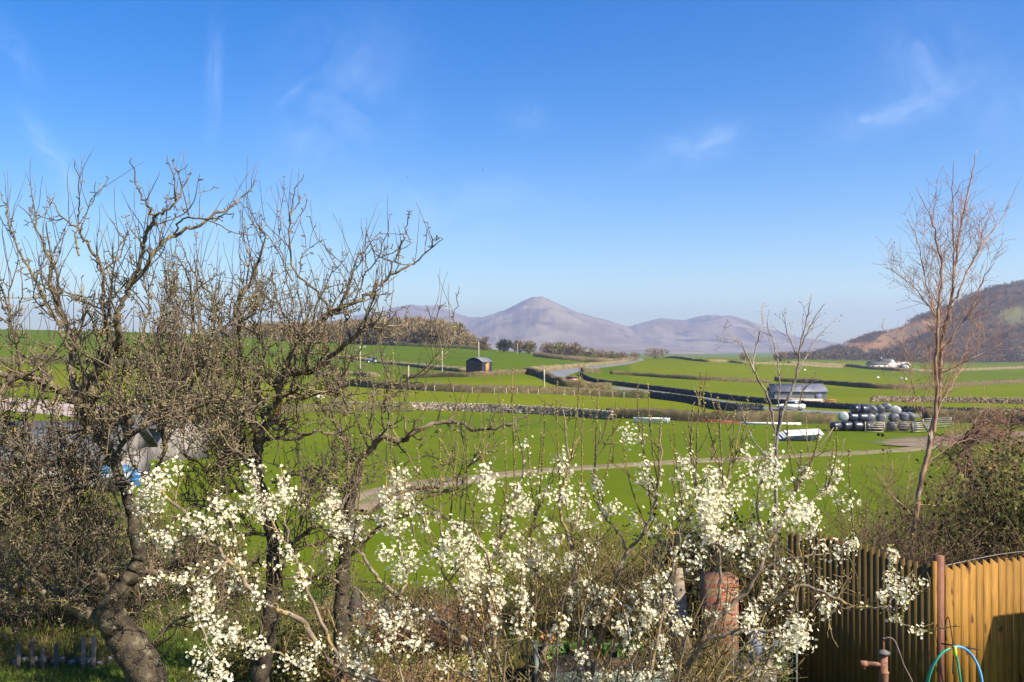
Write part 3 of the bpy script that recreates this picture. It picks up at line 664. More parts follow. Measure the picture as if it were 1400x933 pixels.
# long white trough with a pointed end
p0, p1 = G(866, 578.5), G(916, 579.3); T = thing('trough', 'long white trough with a pointed end on the grass', 'trough', p0); dv = nrm(p1-p0); LL = np.linalg.norm(p1-p0)
f = frame(p0, math.atan2(dv[1], dv[0])); mb = MB()
st = [(0, .40), (.12, .5), (LL*.8, .5), (LL*.92, .34), (LL, .05)]
for (xa, wa), (xb, wb) in zip(st[:-1], st[1:]):
    mb.add([f(xa, -wa, .62), f(xa, -wa*.7, .02), f(xb, -wb*.7, .02), f(xb, -wb, .62), f(xa, wa, .62), f(xa, wa*.7, .02), f(xb, wb*.7, .02), f(xb, wb, .62)],
           [np.array([[0,1,2,3],[4,7,6,5],[1,5,6,2]])])
mb.add([f(0, -.4, .62), f(0, -.28, .02), f(0, .28, .02), f(0, .4, .62)], [np.array([[0,3,2,1]])]); mb.build('body', M['white_paint'], T)
mb = MB()
for s_ in (-1, 1):
    for (xa, wa), (xb, wb) in zip(st[:-1], st[1:]): mb.bar(f(xa, s_*wa, .64), f(xb, s_*wb, .64), .07)
mb.build('rim', M['white_paint'], T)
# pile of white sheets
g = G(1092, 603); T = thing('sheet_pile', 'loose pile of white corrugated sheets on the grass', 'sheets', g)
for k in range(5):
    mb = MB(); f = frame(g+[.08*k-.1, .35-.12*k, .10+.13*k], .05+R.normal(0, .05)); n = 14
    xs = np.linspace(-2.1+.15*k, 2.0, n*4+1); v = []
    for y in (-.75, .75):
        for j, x in enumerate(xs): v.append(f(x, y, .03*math.sin(j*np.pi/2)+.42*(y > 0)+.05*x*(k > 2)))
    q = len(xs); mb.add(v, [np.array([[i, i+1, q+i+1, q+i] for i in range(q-1)])]); mb.build('sheet', M['white_paint'], T)

# ------------------------------------------------------------------ farmhouses far off, left-hand yard
def house(g, yaw, L, Wd, he, hr, wall, roof, label, name='farmhouse', cat='house', chim=0, wins=0, pane=None):
    f = frame(g, yaw); T = thing(name, label, cat, g); mb = MB()
    mb.prism([f(-L/2, -Wd/2, -.6), f(L/2, -Wd/2, -.6), f(L/2, -Wd/2, he), f(-L/2, -Wd/2, he)], None, f(0, Wd, 0)-f(0, 0, 0))
    for x in (-L/2, L/2-.2): mb.prism([f(x, -Wd/2, he), f(x, Wd/2, he), f(x, 0, hr)], None, f(.2, 0, 0)-f(0, 0, 0))
    mb.build('wall', wall, T); mb = MB(); e = .25; sl_ = (hr-he)/(Wd/2)
    for s_ in (-1, 1):
        a, b = (f(-L/2-e, s_*(Wd/2+e), he-e*sl_+.02), f(-L/2-e, s_*.003, hr+.02)); ex = f(L+2*e, 0, 0)-f(0, 0, 0)
        mb.prism([a, b, b+[0, 0, .12], a+[0, 0, .12]], None, ex)
    r_ = mb.build('roof', roof, T)
    for k in range(chim):
        mb = MB(); x = (-1, 1)[k]*(L/2-.5); c = f(x, 0, hr+.35); mb.box(c, (.8, .6, 1.3), yaw); mb.build('chimney', wall, r_)
    for k in range(wins):
        mb = MB(); x = -L/2+L*(k+.5)/wins; z0 = he*.35
        mb.prism([f(x-.45, -Wd/2-.03, z0), f(x+.45, -Wd/2-.03, z0), f(x+.45, -Wd/2-.03, z0+1.0), f(x-.45, -Wd/2-.03, z0+1.0)], None, f(0, .02, 0)-f(0, 0, 0)); mb.build('window', M['glass_dark'], T)
    return T
house(G(1212, 504.2), math.radians(-62), 9, 7.0, 3.6, 6.0, M['render'], M['slate'], 'white gabled farmhouse below the wooded hill', chim=1, wins=3)
house(G(1199, 503.6), math.radians(5), 11, 5, 2.4, 4.0, M['render'], M['slate'], 'low grey roofed farm building left of the white farmhouse', 'farm_building', 'building', wins=3)
house(G(1226, 504), math.radians(3), 15, 6, 2.2, 4.2, M['rough_stone'], nmat('buff_roof', (.30, .25, .2), (.4, .34, .28), 1), 'long buff roofed barn joined to the white farmhouse', 'barn', 'barn')
house(G(1237, 504.6), math.radians(80), 5, 4.5, 2.6, 3.8, M['render'], M['render'], 'small white outbuilding right of the long buff barn', 'outbuilding', 'building')
house(P(1404, 490, 980)*[1, 1, 0]+[0, 0, float(zu(1404, 980))+1], .2, 12, 7, 4, 6.2, M['render'], M['slate'], 'white cottage among trees at the right edge', 'cottage', 'house', chim=1, wins=3)

house(P(20, 600, 37)*[1, 1, 0]+[0, 0, -1.0], math.radians(7), 9.4, 4.6, 1.2, 2.35, M['rough_stone'], M['slate'], 'low stone barn with a slate roof behind the left apple tree', 'barn', 'barn', wins=0)
house(P(208, 600, 52)*[1, 1, 0]+[0, 0, float(zu(208, 52))], math.radians(-20), 5.0, 3.6, 1.9, 2.9, M['rough_stone'], M['slate'], 'small stone outhouse beside the concrete yard', 'outhouse', 'building')
T = thing('water_trailer', 'small blue and white trailer standing beside the stone barn', 'trailer', G(156, 672))
gg = np.array(T.location); f = frame(gg, .2)
mb = MB(); mb.prism([f(-.5, -.4, .42), f(.5, -.4, .42), f(.56, -.4, .72), f(-.56, -.4, .72)], None, f(0, .8, 0)-f(0, 0, 0)); mb.build('body', plain('white_trailer', (.36, .38, .40), .5), T)
mb = MB(); mb.prism([f(-.57, -.42, .73), f(.57, -.42, .73), f(.42, -.42, .92), f(-.42, -.42, .92)], None, f(0, .84, 0)-f(0, 0, 0)); mb.build('cover', plain('blue_cover', (.08, .22, .36), .6), T)
for s_ in (-1, 1): mb = MB(); mb.lathe(f(0, s_*.44+.1*0, .3), [(.12, -.06), (.29, -.07), (.3, 0), (.29, .07), (.12, .06)], 16, f(0, 1, 0)-f(0, 0, 0)); mb.build('wheel', M['rubber'], T)
g = G(185, 665); mb = MB(); mb.lathe(g, [(.19, 0), (.21, .05), (.20, .2), (.22, .22), (.20, .25), (.20, .42), (.22, .45), (.20, .48), (.19, .64), (.14, .66)], 18)
tag(mb.build('barrel', plain('blue_plastic', (.03, .14, .34), .5), smooth=True), 'bright blue plastic barrel right of the trailer', 'barrel')
gate(P(58, 0, 30)*[1, 1, 0]+[0, 0, float(zu(58, 30))], P(98, 0, 30.5)*[1, 1, 0]+[0, 0, float(zu(98, 30.5))], 1.15, M['galv'], 'galvanised yard gate seen through the left apple tree', 6)

# ------------------------------------------------------------------ vehicles and poles
def wheel(T, c, r, w, axis, mat=None, hub=None):
    mb = MB(); mb.lathe(c, [(r*.55, -w/2), (r*.95, -w/2), (r, -w*.3), (r, w*.3), (r*.95, w/2), (r*.55, w/2)], 20, axis); o = mb.build('wheel', mat or M['rubber'], T, smooth=False)
    mb = MB(); mb.lathe(c, [(r*.1, -w*.52), (r*.54, -w*.5), (r*.54, w*.5), (r*.1, w*.52)], 16, axis); mb.build('rim', hub or M['galv'], o)
def car(g, yaw, col, label):
    f = frame(g, yaw); T = thing('car', label, 'car', g); paint = plain('car_paint', col, .25, .6, var=.03)
    side = [(-2.1, .32), (2.1, .32), (2.15, .6), (1.95, .82), (1.0, .95), (-1.9, 1.0), (-2.15, .9)]
    mb = MB(); mb.prism([f(x, -.82, z) for x, z in side], None, f(0, 1.64, 0)-f(0, 0, 0)); mb.build('body', paint, T)
    cab = [(-1.75, .99), (1.0, .94), (.35, 1.40), (-1.25, 1.46)]
    mb = MB(); mb.prism([f(x, -.74, z) for x, z in cab], None, f(0, 1.48, 0)-f(0, 0, 0)); mb.build('window', M['glass_dark'], T)
    mb = MB(); mb.prism([f(x, -.70, z) for x, z in [(-1.3, 1.463), (.4, 1.405), (.36, 1.46), (-1.22, 1.51)]], None, f(0, 1.4, 0)-f(0, 0, 0)); mb.build('roof', paint, T)
    ax = f(0, 1, 0)-f(0, 0, 0)
    for x in (-1.3, 1.35):
        for y in (-.78, .78): wheel(T, f(x, y, .31), .31, .2, ax)
    for y in (-.6, .6):
        mb = MB(); mb.box(f(2.1, y, .68), (.16, .34, .14), yaw); mb.build('headlight', plain('lamp_glass', (.8, .8, .78), .2), T)
        mb = MB(); mb.box(f(-2.13, y, .8), (.08, .3, .16), yaw); mb.build('tail_light', plain('red_lamp', (.5, .03, .03), .3), T)
car(G(1081, 561.8)+[0, 0, .1], math.radians(170), (.75, .75, .74), 'white car passing behind the low clipped hedge')
car(G(780, 524.5)+[0, 0, .1], math.radians(115), (.55, .20, .15), 'pale red car on the bend of the road')
# tractor
g = G(510, 497); f0 = frame(g, math.radians(196)); f = lambda x, y, z: g+(f0(x, y, z)-g); ax = f(0, 1, 0)-f(0, 0, 0)
T = thing('tractor', 'small blue tractor on the brown bank of the far field', 'tractor', g); blue = plain('tractor_blue', (.03, .13, .36), .35)
mb = MB(); mb.prism([f(x, -.42, z) for x, z in [(.1, .75), (2.2, .75), (2.3, 1.1), (2.2, 1.55), (.1, 1.75)]], None, f(0, .84, 0)-f(0, 0, 0)); mb.build('bonnet', blue, T)
mb = MB(); mb.prism([f(x, -.7, z) for x, z in [(-1.3, .9), (.1, .9), (.1, 1.5), (-1.2, 1.5)]], None, f(0, 1.4, 0)-f(0, 0, 0)); mb.build('body', blue, T)
mb = MB(); mb.prism([f(x, -.72, z) for x, z in [(-1.2, 1.51), (.15, 1.51), (.0, 2.5), (-1.15, 2.5)]], None, f(0, 1.44, 0)-f(0, 0, 0)); mb.build('cab', M['glass_dark'], T)
mb = MB(); mb.prism([f(x, -.8, z) for x, z in [(-1.3, 2.51), (.15, 2.51), (.05, 2.72), (-1.2, 2.72)]], None, f(0, 1.6, 0)-f(0, 0, 0)); mb.build('roof', blue, T)
mb = MB(); mb.bar(f(1.3, .3, 1.6), f(1.3, .3, 2.5), .1); mb.build('exhaust', M['black_tin'], T)
wht = plain('white_rim', (.75, .75, .72), .5)
for y in (-.95, .95): wheel(T, f(-.75, y, .85), .85, .45, ax, None, wht); wheel(T, f(1.75, y*.9, .55), .55, .34, ax, None, wht)
# poles
def pole(px, by, ty, label, d=None, arm=0):
    g = G(px, by) if d is None else np.array([(px-700)/F*d, d, float(zu(px, d))]); d = g[1]; h = CZ-(ty-HY)/F*d-g[2]
    T = thing('utility_pole', label, 'pole', g, 'wooden electricity poles across the fields')
    mb = MB(); mb.tube([g-[0, 0, .4], g+[0, 0, h*.5], g+[0, 0, h]], [.17, .15, .12], 8); mb.build('pole_shaft', M['pole'], T)
    if arm:
        mb = MB(); mb.bar(g+[-arm, 0, h-.25], g+[arm, 0, h-.1], .12, .16); mb.build('crossarm', M['pole'], T)
        for q in (-.9, 0, .9): mb = MB(); mb.lathe(g+[arm*q, 0, h-.12], [(.05, 0), (.09, .1), (.05, .16), (.09, .24), (.04, .32)], 10); mb.build('insulator', M['white_paint'], T)
pole(492.5, 513, 474, 'wooden electricity pole with a wide cross arm near the tractor', arm=1.5)
pole(604.5, 509, 477, 'plain wooden pole standing left of the black shed')
pole(654.5, 508, 468, 'plain wooden pole rising behind the black shed', d=250)
pole(707.5, 484.5, 470, 'far thin pole right of the dark round tree')
pole(679.5, 481, 459, 'far tall pole left of the dark round tree')
pole(558.5, 530, 500, 'short pole in the hedge crossing the middle fields', d=172)
pole(744, 545, 505, 'thin pole beside the bend of the road', d=185)
for px, by in [(676, 539.5), (692, 538.8), (708, 539), (722, 539.2), (735, 539.8), (772, 541.3), (786, 541.8), (806, 542.5), (820, 543.3), (838, 544), (853, 544.8), (582, 535.3), (594, 535.8), (620, 536.8), (646, 538)]:
    g = G(px, by); mb = MB(); mb.tube([g-[0, 0, .2], g+[R.normal(0, .06), 0, R.uniform(1.0, 1.25)]], [.055, .05], 6)
    tag(mb.build('fence_stake', M['pole']), 'pale wooden stake along the front of the trimmed hedge', 'stake', 'stakes along the trimmed hedge')
# field gate, sheep, wrapped things
gate(G(1040, 551), G(1053, 552.5), 1.0, M['galv'], 'pale gate at the left corner of the stable field', brace=False)
gate(G(1172, 556), G(1190, 553), 1.0, M['hedge_pale'], 'dark wooden rail fence behind the bale stack', 3, 'rail_fence', 'fence', False)
M['wool'] = nmat('wool', (.52, .49, .42), (.68, .65, .58), 3, rough=1, bump=.4)
def sheep(px, by, yaw, label, graze=True):
    g = G(px, by); f = frame(g, yaw)
    bm_ = bpy.data.meshes.new('s'); ob = bpy.data.objects.new('sheep', bm_)
    V = [(-.5, 0, .62), (0, 0, .66), (.42, 0, .66), (.66, 0, .5 if graze else .85), (.8, 0, .22 if graze else .98), (-.42, .16, .3), (-.42, .16, .02), (-.42, -.16, .3), (-.42, -.16, .02), (.34, .15, .3), (.34, .15, .02), (.34, -.15, .3), (.34, -.15, .02)]
    E = [(0, 1), (1, 2), (2, 3), (3, 4), (0, 5), (5, 6), (0, 7), (7, 8), (2, 9), (9, 10), (2, 11), (11, 12)]
    bm_.from_pydata([tuple(f(*v)-g) for v in V], E, []); COL.objects.link(ob); ob.location = g
    sk = ob.modifiers.new('Skin', 'SKIN'); rad = [.27, .31, .26, .14, .09, .07, .04, .07, .04, .07, .04, .07, .04]
    for q, r_ in zip(bm_.skin_vertices[0].data, rad): q.radius = (r_, r_)
    bm_.skin_vertices[0].data[1].use_root = True
    ss = ob.modifiers.new('Sub', 'SUBSURF'); ss.levels = 1; ss.render_levels = 1; bm_.materials.append(M['wool'])
    tag(ob, label, 'sheep', 'sheep in the fields')
sheep(436, 547, .2, 'white sheep grazing left of the stone wall')
sheep(1100, 508, 0, 'white sheep in the far field behind the stable')
sheep(1200, 518.5, .1, 'white sheep grazing below the white farmhouse'); sheep(1232, 519.5, 3, 'white sheep at the right, below the small white outbuilding')
sheep(1238, 520.5, .5, 'white sheep close behind another below the farm')
# two distant birds
for px, py, lb in [(557, 243, 'tiny dark bird high in the sky above the second apple tree'), (660, 233, 'tiny dark bird flying above the highest mountain')]:
    p = P(px, py, 170); mb = MB()
    mb.tube([p+[-.16, 0, 0], p, p+[.18, 0, .02]], [.01, .05, .015], 6)
    for s_ in (-1, 1): mb.add([p+[.06, 0, .02], p+[-.06, 0, .02], p+[-.10, s_*.14, .09], p+[.02, s_*.16, .10], p+[-.10, s_*.30, .05], p+[-.04, s_*.31, .05]], [np.array([[0,1,2,3],[3,2,4,5]])])
    tag(mb.build('bird', M['rubber']), lb, 'bird', 'birds in the sky')

# ------------------------------------------------------------------ middle distance trees
def tree_far(px, by, ty, wpx, label, mat, d=None, n=900, tri=.12, kind='bare_tree', leafy=False):
    g = G(px, by) if d is None else np.array([(px-700)/F*d, d, float(zu(px, d))]); d = g[1]
    h = CZ-(ty-HY)/F*d-g[2]; wd = wpx*1.25/F*d
    T = thing(kind, label, 'tree', g, 'trees along the field edges')
    polys = [(spline([g-[0, 0, .3], g+[R.normal(0, .1)*wd, 0, h*.3], g+[R.normal(0, .1)*wd, R.normal(0, .1)*wd, h*.75]], 4), np.linspace(.03*h, .008*h, 9))]
    mb = MB(); v, fc = tubes(polys, 6); mb.add(v, fc); mb.build('trunk', M['bark_far'], T)
    polys = []; tip = []
    for k in range(26):
        a = R.uniform(0, 6.28); z = R.uniform(.12, .6)*h; e = np.array([math.cos(a)*wd*.45, math.sin(a)*wd*.45, R.uniform(.05, .38)*h])*R.uniform(.6, 1)
        b = g+[0, 0, z]; polys.append((spline([b, b+e*[.5, .5, .35], b+e], 3), np.linspace(.012*h, .004*h, 7)))
    v1, f1 = tubes(polys, 4)
    v2, f2 = clumps(g[None]+[0, 0, -.05*h], [h*1.03], [wd], n, tri)
    # break the outline: lobes
    lob = fbm(v2[:, 0]*2.2/wd+px, v2[:, 2]*3/h, 3)
    keep = np.repeat(lob.reshape(-1, 3).mean(1) > .30, 1)
    obj('crown', np.vstack([v1, v2]), f1+[f2[keep]+len(v1)], mat, T)
M['bark_far'] = nmat('bark_far', (.06, .05, .04), (.10, .085, .065), 1, rough=1)
M['ivy_tree'] = nmat('ivy_dark', (.014, .022, .010), (.035, .05, .018), .6, rough=.9, isl=.4)
M['olive_tree'] = nmat('budding_crown', (.13, .105, .040), (.20, .165, .065), .4, rough=1, isl=.35)
M['brown_tree'] = nmat('brown_crown', (.16, .108, .066), (.235, .165, .10), .4, rough=1, isl=.35)
B_, O_ = M['brown_tree'], M['olive_tree']
tree_far(690, 482, 463, 20, 'dark ivy green round tree at the edge of the upper field', M['ivy_tree'], 440, 1500, .12, 'evergreen_tree')
for q in [(662, 479, 459, 17, 'pale bare tree at the right end of the wood', B_, 452), (709, 483.5, 464, 17, 'brown bare tree just right of the dark round tree', B_, 448), (724, 485, 465, 17, 'olive budding tree second right of the dark round tree', O_, 446),
          (748, 489, 468, 18, 'brown bare tree at the left end of the field hedge row', B_, 432), (766, 491, 466.5, 24, 'largest olive tree of the field hedge row', O_, 428), (785, 493, 467.5, 19, 'brown tree between two olive trees of the hedge row', B_, 428),
          (803, 494.5, 474, 20, 'low olive tree in the middle of the hedge row', O_, 430), (821, 495.5, 478, 19, 'low dark brown tree of the hedge row', B_, 432), (836, 496, 479, 16, 'small olive tree near the end of the hedge row', O_, 436),
          (851, 495.5, 480.5, 15, 'reddish brown tree beside the far end of the road', B_, 445), (868, 491, 481, 12, 'little bare tree above the top of the road', B_, 540), (897, 489.5, 475, 30, 'wide round bare tree right of the road end', B_, 560),
          (1066, 494, 480, 14, 'bare tree behind the crest of the right field', B_, 620), (1018, 490, 482, 12, 'small bare tree on the crest of the right field', B_, 640), (1350, 505, 484, 30, 'dark brown tree near the right edge cottage', B_, 900), (1262, 500, 486, 20, 'dark tree right of the farm buildings', O_, 850)]:
    tree_far(*q)
# ------------------------------------------------------------------ near trees
M['apple_bark'] = None
m, t = new_mat('lichened_bark'); p = t.pos()
c = t.mix(t.ramp(t.noise(p, 9, 6, .65), .35, .68), (.08, .058, .036), (.225, .175, .115))
c = t.mix(t.m('MULTIPLY', t.ramp(t.noise(p, 22, 3), .5, .62), .55), c, (.24, .225, .13))
c = t.mix(t.ramp(t.noise(p, 3.1, 4, .6), .60, .68), c, (.36, .22, .03))
c = t.mix(t.ramp(t.noise(p, 55, 3), .60, .70), c, (.05, .042, .034))
finish(t, c, .95, t.noise(p, 45, 6, .7), .8, .02, .15); M['apple_bark'] = m
M['apple_twig'] = nmat('apple_twig_bark', (.058, .043, .030), (.195, .148, .098), 9, (.21, .175, .065), 4, rough=.95, isl=.3)
M['apple_trunk'] = nmat('shaded_old_trunk_bark', (.032, .025, .017), (.088, .068, .044), 7, (.22, .20, .13), 10, rough=1, bump=.9, bdist=.03, amt3=.5)  # dark mossy trunk bark, with the crown's shade put into its colour
M['plum_bark'] = nmat('plum_bark', (.13, .10, .07), (.27, .215, .15), 9, (.36, .23, .05), 3.2, rough=.9, bump=.4, amt3=.8)
M['plum_twig'] = nmat('plum_twig_bark', (.085, .058, .032), (.19, .135, .07), 7, (.24, .17, .06), 3, rough=.85, isl=.3)
M['bud'] = nmat('opening_bud', (.16, .13, .055), (.28, .25, .10), 5, (.30, .22, .14), 8, rough=.8, isl=.35)
M['bud_green'] = nmat('young_leaf', (.26, .24, .06), (.40, .37, .11), 5, rough=.7, isl=.35, trans=.3)
M['petal'] = nmat('white_petal', (.80, .73, .52), (.89, .84, .66), 20, rough=.7, isl=.08, trans=.35)
M['stamen'] = plain('yellow_stamens', (.55, .46, .14), .8)

def branch(b, d, L, r0, r1, n, wob, up):
    pts = [b]; d = nrm(d); st = L/(n-1)
    for i in range(n-1):
        d = d+R.normal(0, wob, 3); d[2] += up; d = d/np.linalg.norm(d)
        pts.append(pts[-1]+d*st)
    return np.array(pts), np.linspace(r0, r1, n)
def along(poly, lo, hi, step):
    """points every ~step along a branch: (point, tangent, radius, fraction)"""
    p, r = poly; L = np.linalg.norm(np.diff(p, axis=0), axis=1); cum = np.concatenate([[0], np.cumsum(L)])
    T = cum[-1]; n = int((hi-lo)*T/step+R.random())
    for s in (lo+(hi-lo)*R.random(n))*T:
        i = min(int(np.searchsorted(cum, s, side='right'))-1, len(L)-1); f = (s-cum[i])/max(L[i], 1e-6)
        yield p[i]*(1-f)+p[i+1]*f, (p[i+1]-p[i])/max(L[i], 1e-6), r[i]*(1-f)+r[i+1]*f, s/T
def perp(tn):
    v = R.normal(0, 1, 3); v -= tn*np.dot(v, tn); return v/np.linalg.norm(v)
def octs(c, size, d=None, el=1.6):
    """small bud shapes at points c"""
    n = len(c); c = np.asarray(c); size = np.broadcast_to(size, n)[:, None]
    d = nrm(R.normal(0, 1, (n, 3))+[0, 0, .6]) if d is None else nrm(d)
    e = nrm(np.cross(d, R.normal(0, 1, (n, 3)))); g = np.cross(d, e)
    v = np.stack([c-d*size*el*.6, c+e*size, c+g*size, c-e*size, c-g*size, c+d*size*el], 1)
    f = np.array([[0,2,1],[0,3,2],[0,4,3],[0,1,4],[5,1,2],[5,2,3],[5,3,4],[5,4,1]])
    return v.reshape(-1, 3), (f[None]+np.arange(n)[:, None, None]*6).reshape(-1, 3)
def leaves(c, size, d=None, asp=.45):
    n = len(c); c = np.asarray(c); size = np.broadcast_to(size, n)[:, None]
    d = nrm(R.normal(0, 1, (n, 3))+[0, 0, .3]) if d is None else nrm(d)
    e = nrm(np.cross(d, R.normal(0, 1, (n, 3)))); g = np.cross(d, e)
    v = np.stack([c, c+d*size*.5+e*size*asp+g*size*.1, c+d*size, c+d*size*.5-e*size*asp+g*size*.1], 1)
    return v.reshape(-1, 3), np.arange(n*4).reshape(-1, 4)
def flowers(c, nd, size):
    """five cupped petals each"""
    n = len(c); c = np.asarray(c); nd = nrm(nd); size = np.broadcast_to(size, n)[:, None]
    e = nrm(np.cross(nd, R.normal(0, 1, (n, 3)))); g = np.cross(nd, e)
    V = []
    for k in range(5):
        a = k*2*math.pi/5
        def pt(r, da, h): return c+(e*math.cos(a+da)+g*math.sin(a+da))*size*r+nd*size*h
        V += [pt(.06, 0, .0), pt(.36, -.58, .16), pt(.52, 0, .24), pt(.36, .58, .16)]
    v = np.stack(V, 1); f = np.arange(20).reshape(5, 4)
    q = []
    return v.reshape(-1, 3), (f[None]+np.arange(n)[:, None, None]*20).reshape(-1, 4)

def ENV(px): return np.interp(px, [-80, 0, 40, 90, 110, 180, 255, 350, 362, 388, 416, 440, 470, 505, 560, 606, 620, 650, 700],
                              [262, 262, 255, 250, 225, 215, 215, 246, 300, 243, 240, 318, 330, 308, 285, 325, 390, 520, 560])
def ok_env(p, slack=0):
    px, py = proj(p); return py > ENV(px)-slack
def build_tree(name, label, cat, base, main, limbs, twig_polys, bud_pts, mats, sides=7, bud_size=(.006, .011), extra=None):
    T = thing(name, label, cat, base)
    mb = MB(); v, f = tubes(main, 12); mb.add(v, f); mb.build('trunk', mats[3] if len(mats) > 3 else mats[0], T, smooth=True)
    for l in limbs:
        v, f = tubes([l], sides); mb = MB(); mb.add(v, f); mb.build('limb', mats[0], T, smooth=True)
    mb = MB()
    for lo, hi, sd in ((.0065, 9, 5), (0, .0065, 3)):
        sel = [q for q in twig_polys if lo <= q[1][0] < hi]
        if sel: v, f = tubes(sel, sd); mb.add(v, f)
    o = mb.build('twigs', mats[1], T)
    if len(bud_pts):
        v, f = octs(np.array(bud_pts), R.uniform(*bud_size, len(bud_pts)))
        tag(obj('buds', v, [f], mats[2], T), kind='stuff')
    return T
def trace(pts, d0, d1, r0, r1, per=5, jit=.012, wander=.25):
    """a limb followed in the photograph, given its own distance d0..d1"""
    n = len(pts); s = np.linspace(0, 1, n); dd = d0+(d1-d0)*s+np.concatenate([[0], R.normal(0, wander, n-1).cumsum()*.5])
    q = np.array([P(px, py, d) for (px, py), d in zip(pts, dd)]); q = spline(q, per, jit)
    rr = r0*(1-np.linspace(0, 1, len(q)))**.75*(1-r1/r0)+r1
    return q, rr
def apple_growth(limbs, dens=1.0, seed_extra=14, lenk=1.0, ylow=2000):
    """scaffold limbs -> crooked branches -> twigs and spurs, water shoots upward"""
    tw = []; bud = []; lv1 = []
    for l in limbs:
        for b, tn, r, fr in along(l, .08, 1, .095/dens):
            L = R.uniform(.35, 1.2)*lenk*(1-.4*fr); d = perp(tn)*.8+tn*.55+np.array([0, -.05, .25])
            q = branch(b, d, L, max(min(r*.7, .019)*R.uniform(.55, 1), .0065), .0042, 9, .19, .10)
            if ok_env(q[0][-1], 6) and R.random() < np.interp(proj(q[0][-1])[1], [230, 330, 430, 520], [.22, .38, .8, 1]): lv1.append(q); tw.append(q)
    lv2 = []
    for l in lv1:
        for b, tn, r, fr in along(l, .08, 1, .135/dens):
            L = R.uniform(.10, .42)*lenk; d = perp(tn)*.8+tn*.55
            q = branch(b, d, L, min(r*.8, .0085), .0036, 6, .22, .12)
            if ok_env(q[0][-1], 10) and R.random() < np.interp(proj(q[0][-1])[1], [230, 330, 430, 520], [.2, .4, .8, 1]): lv2.append(q); tw.append(q)
    # shoots
    for l in limbs+lv1:
        for b, tn, r, fr in along(l, .25, 1, .24/dens):
            L = R.uniform(.2, .75); q = branch(b, np.array([R.normal(0, .3), R.normal(0, .3), 1]), L, min(r*.8, .0055), .0022, 6, .10, .06)
            if ok_env(q[0][-1], 40): tw.append(q)
    # spurs with buds
    for l in limbs+lv1+lv2:
        for b, tn, r, fr in along(l, .02, 1, .055/dens):
            
            if R.random() > np.interp(proj(b)[1], [230, 430, 560], [.5, .85, 1]): continue
            L = R.uniform(.015, .055); d = perp(tn)+[0, 0, .35]; e = b+nrm(d)*(L+r)
            tw.append((np.array([b, e]), np.array([.0048, .0058]))); 
            if R.random() < .45: bud.append(e)
    return tw, bud

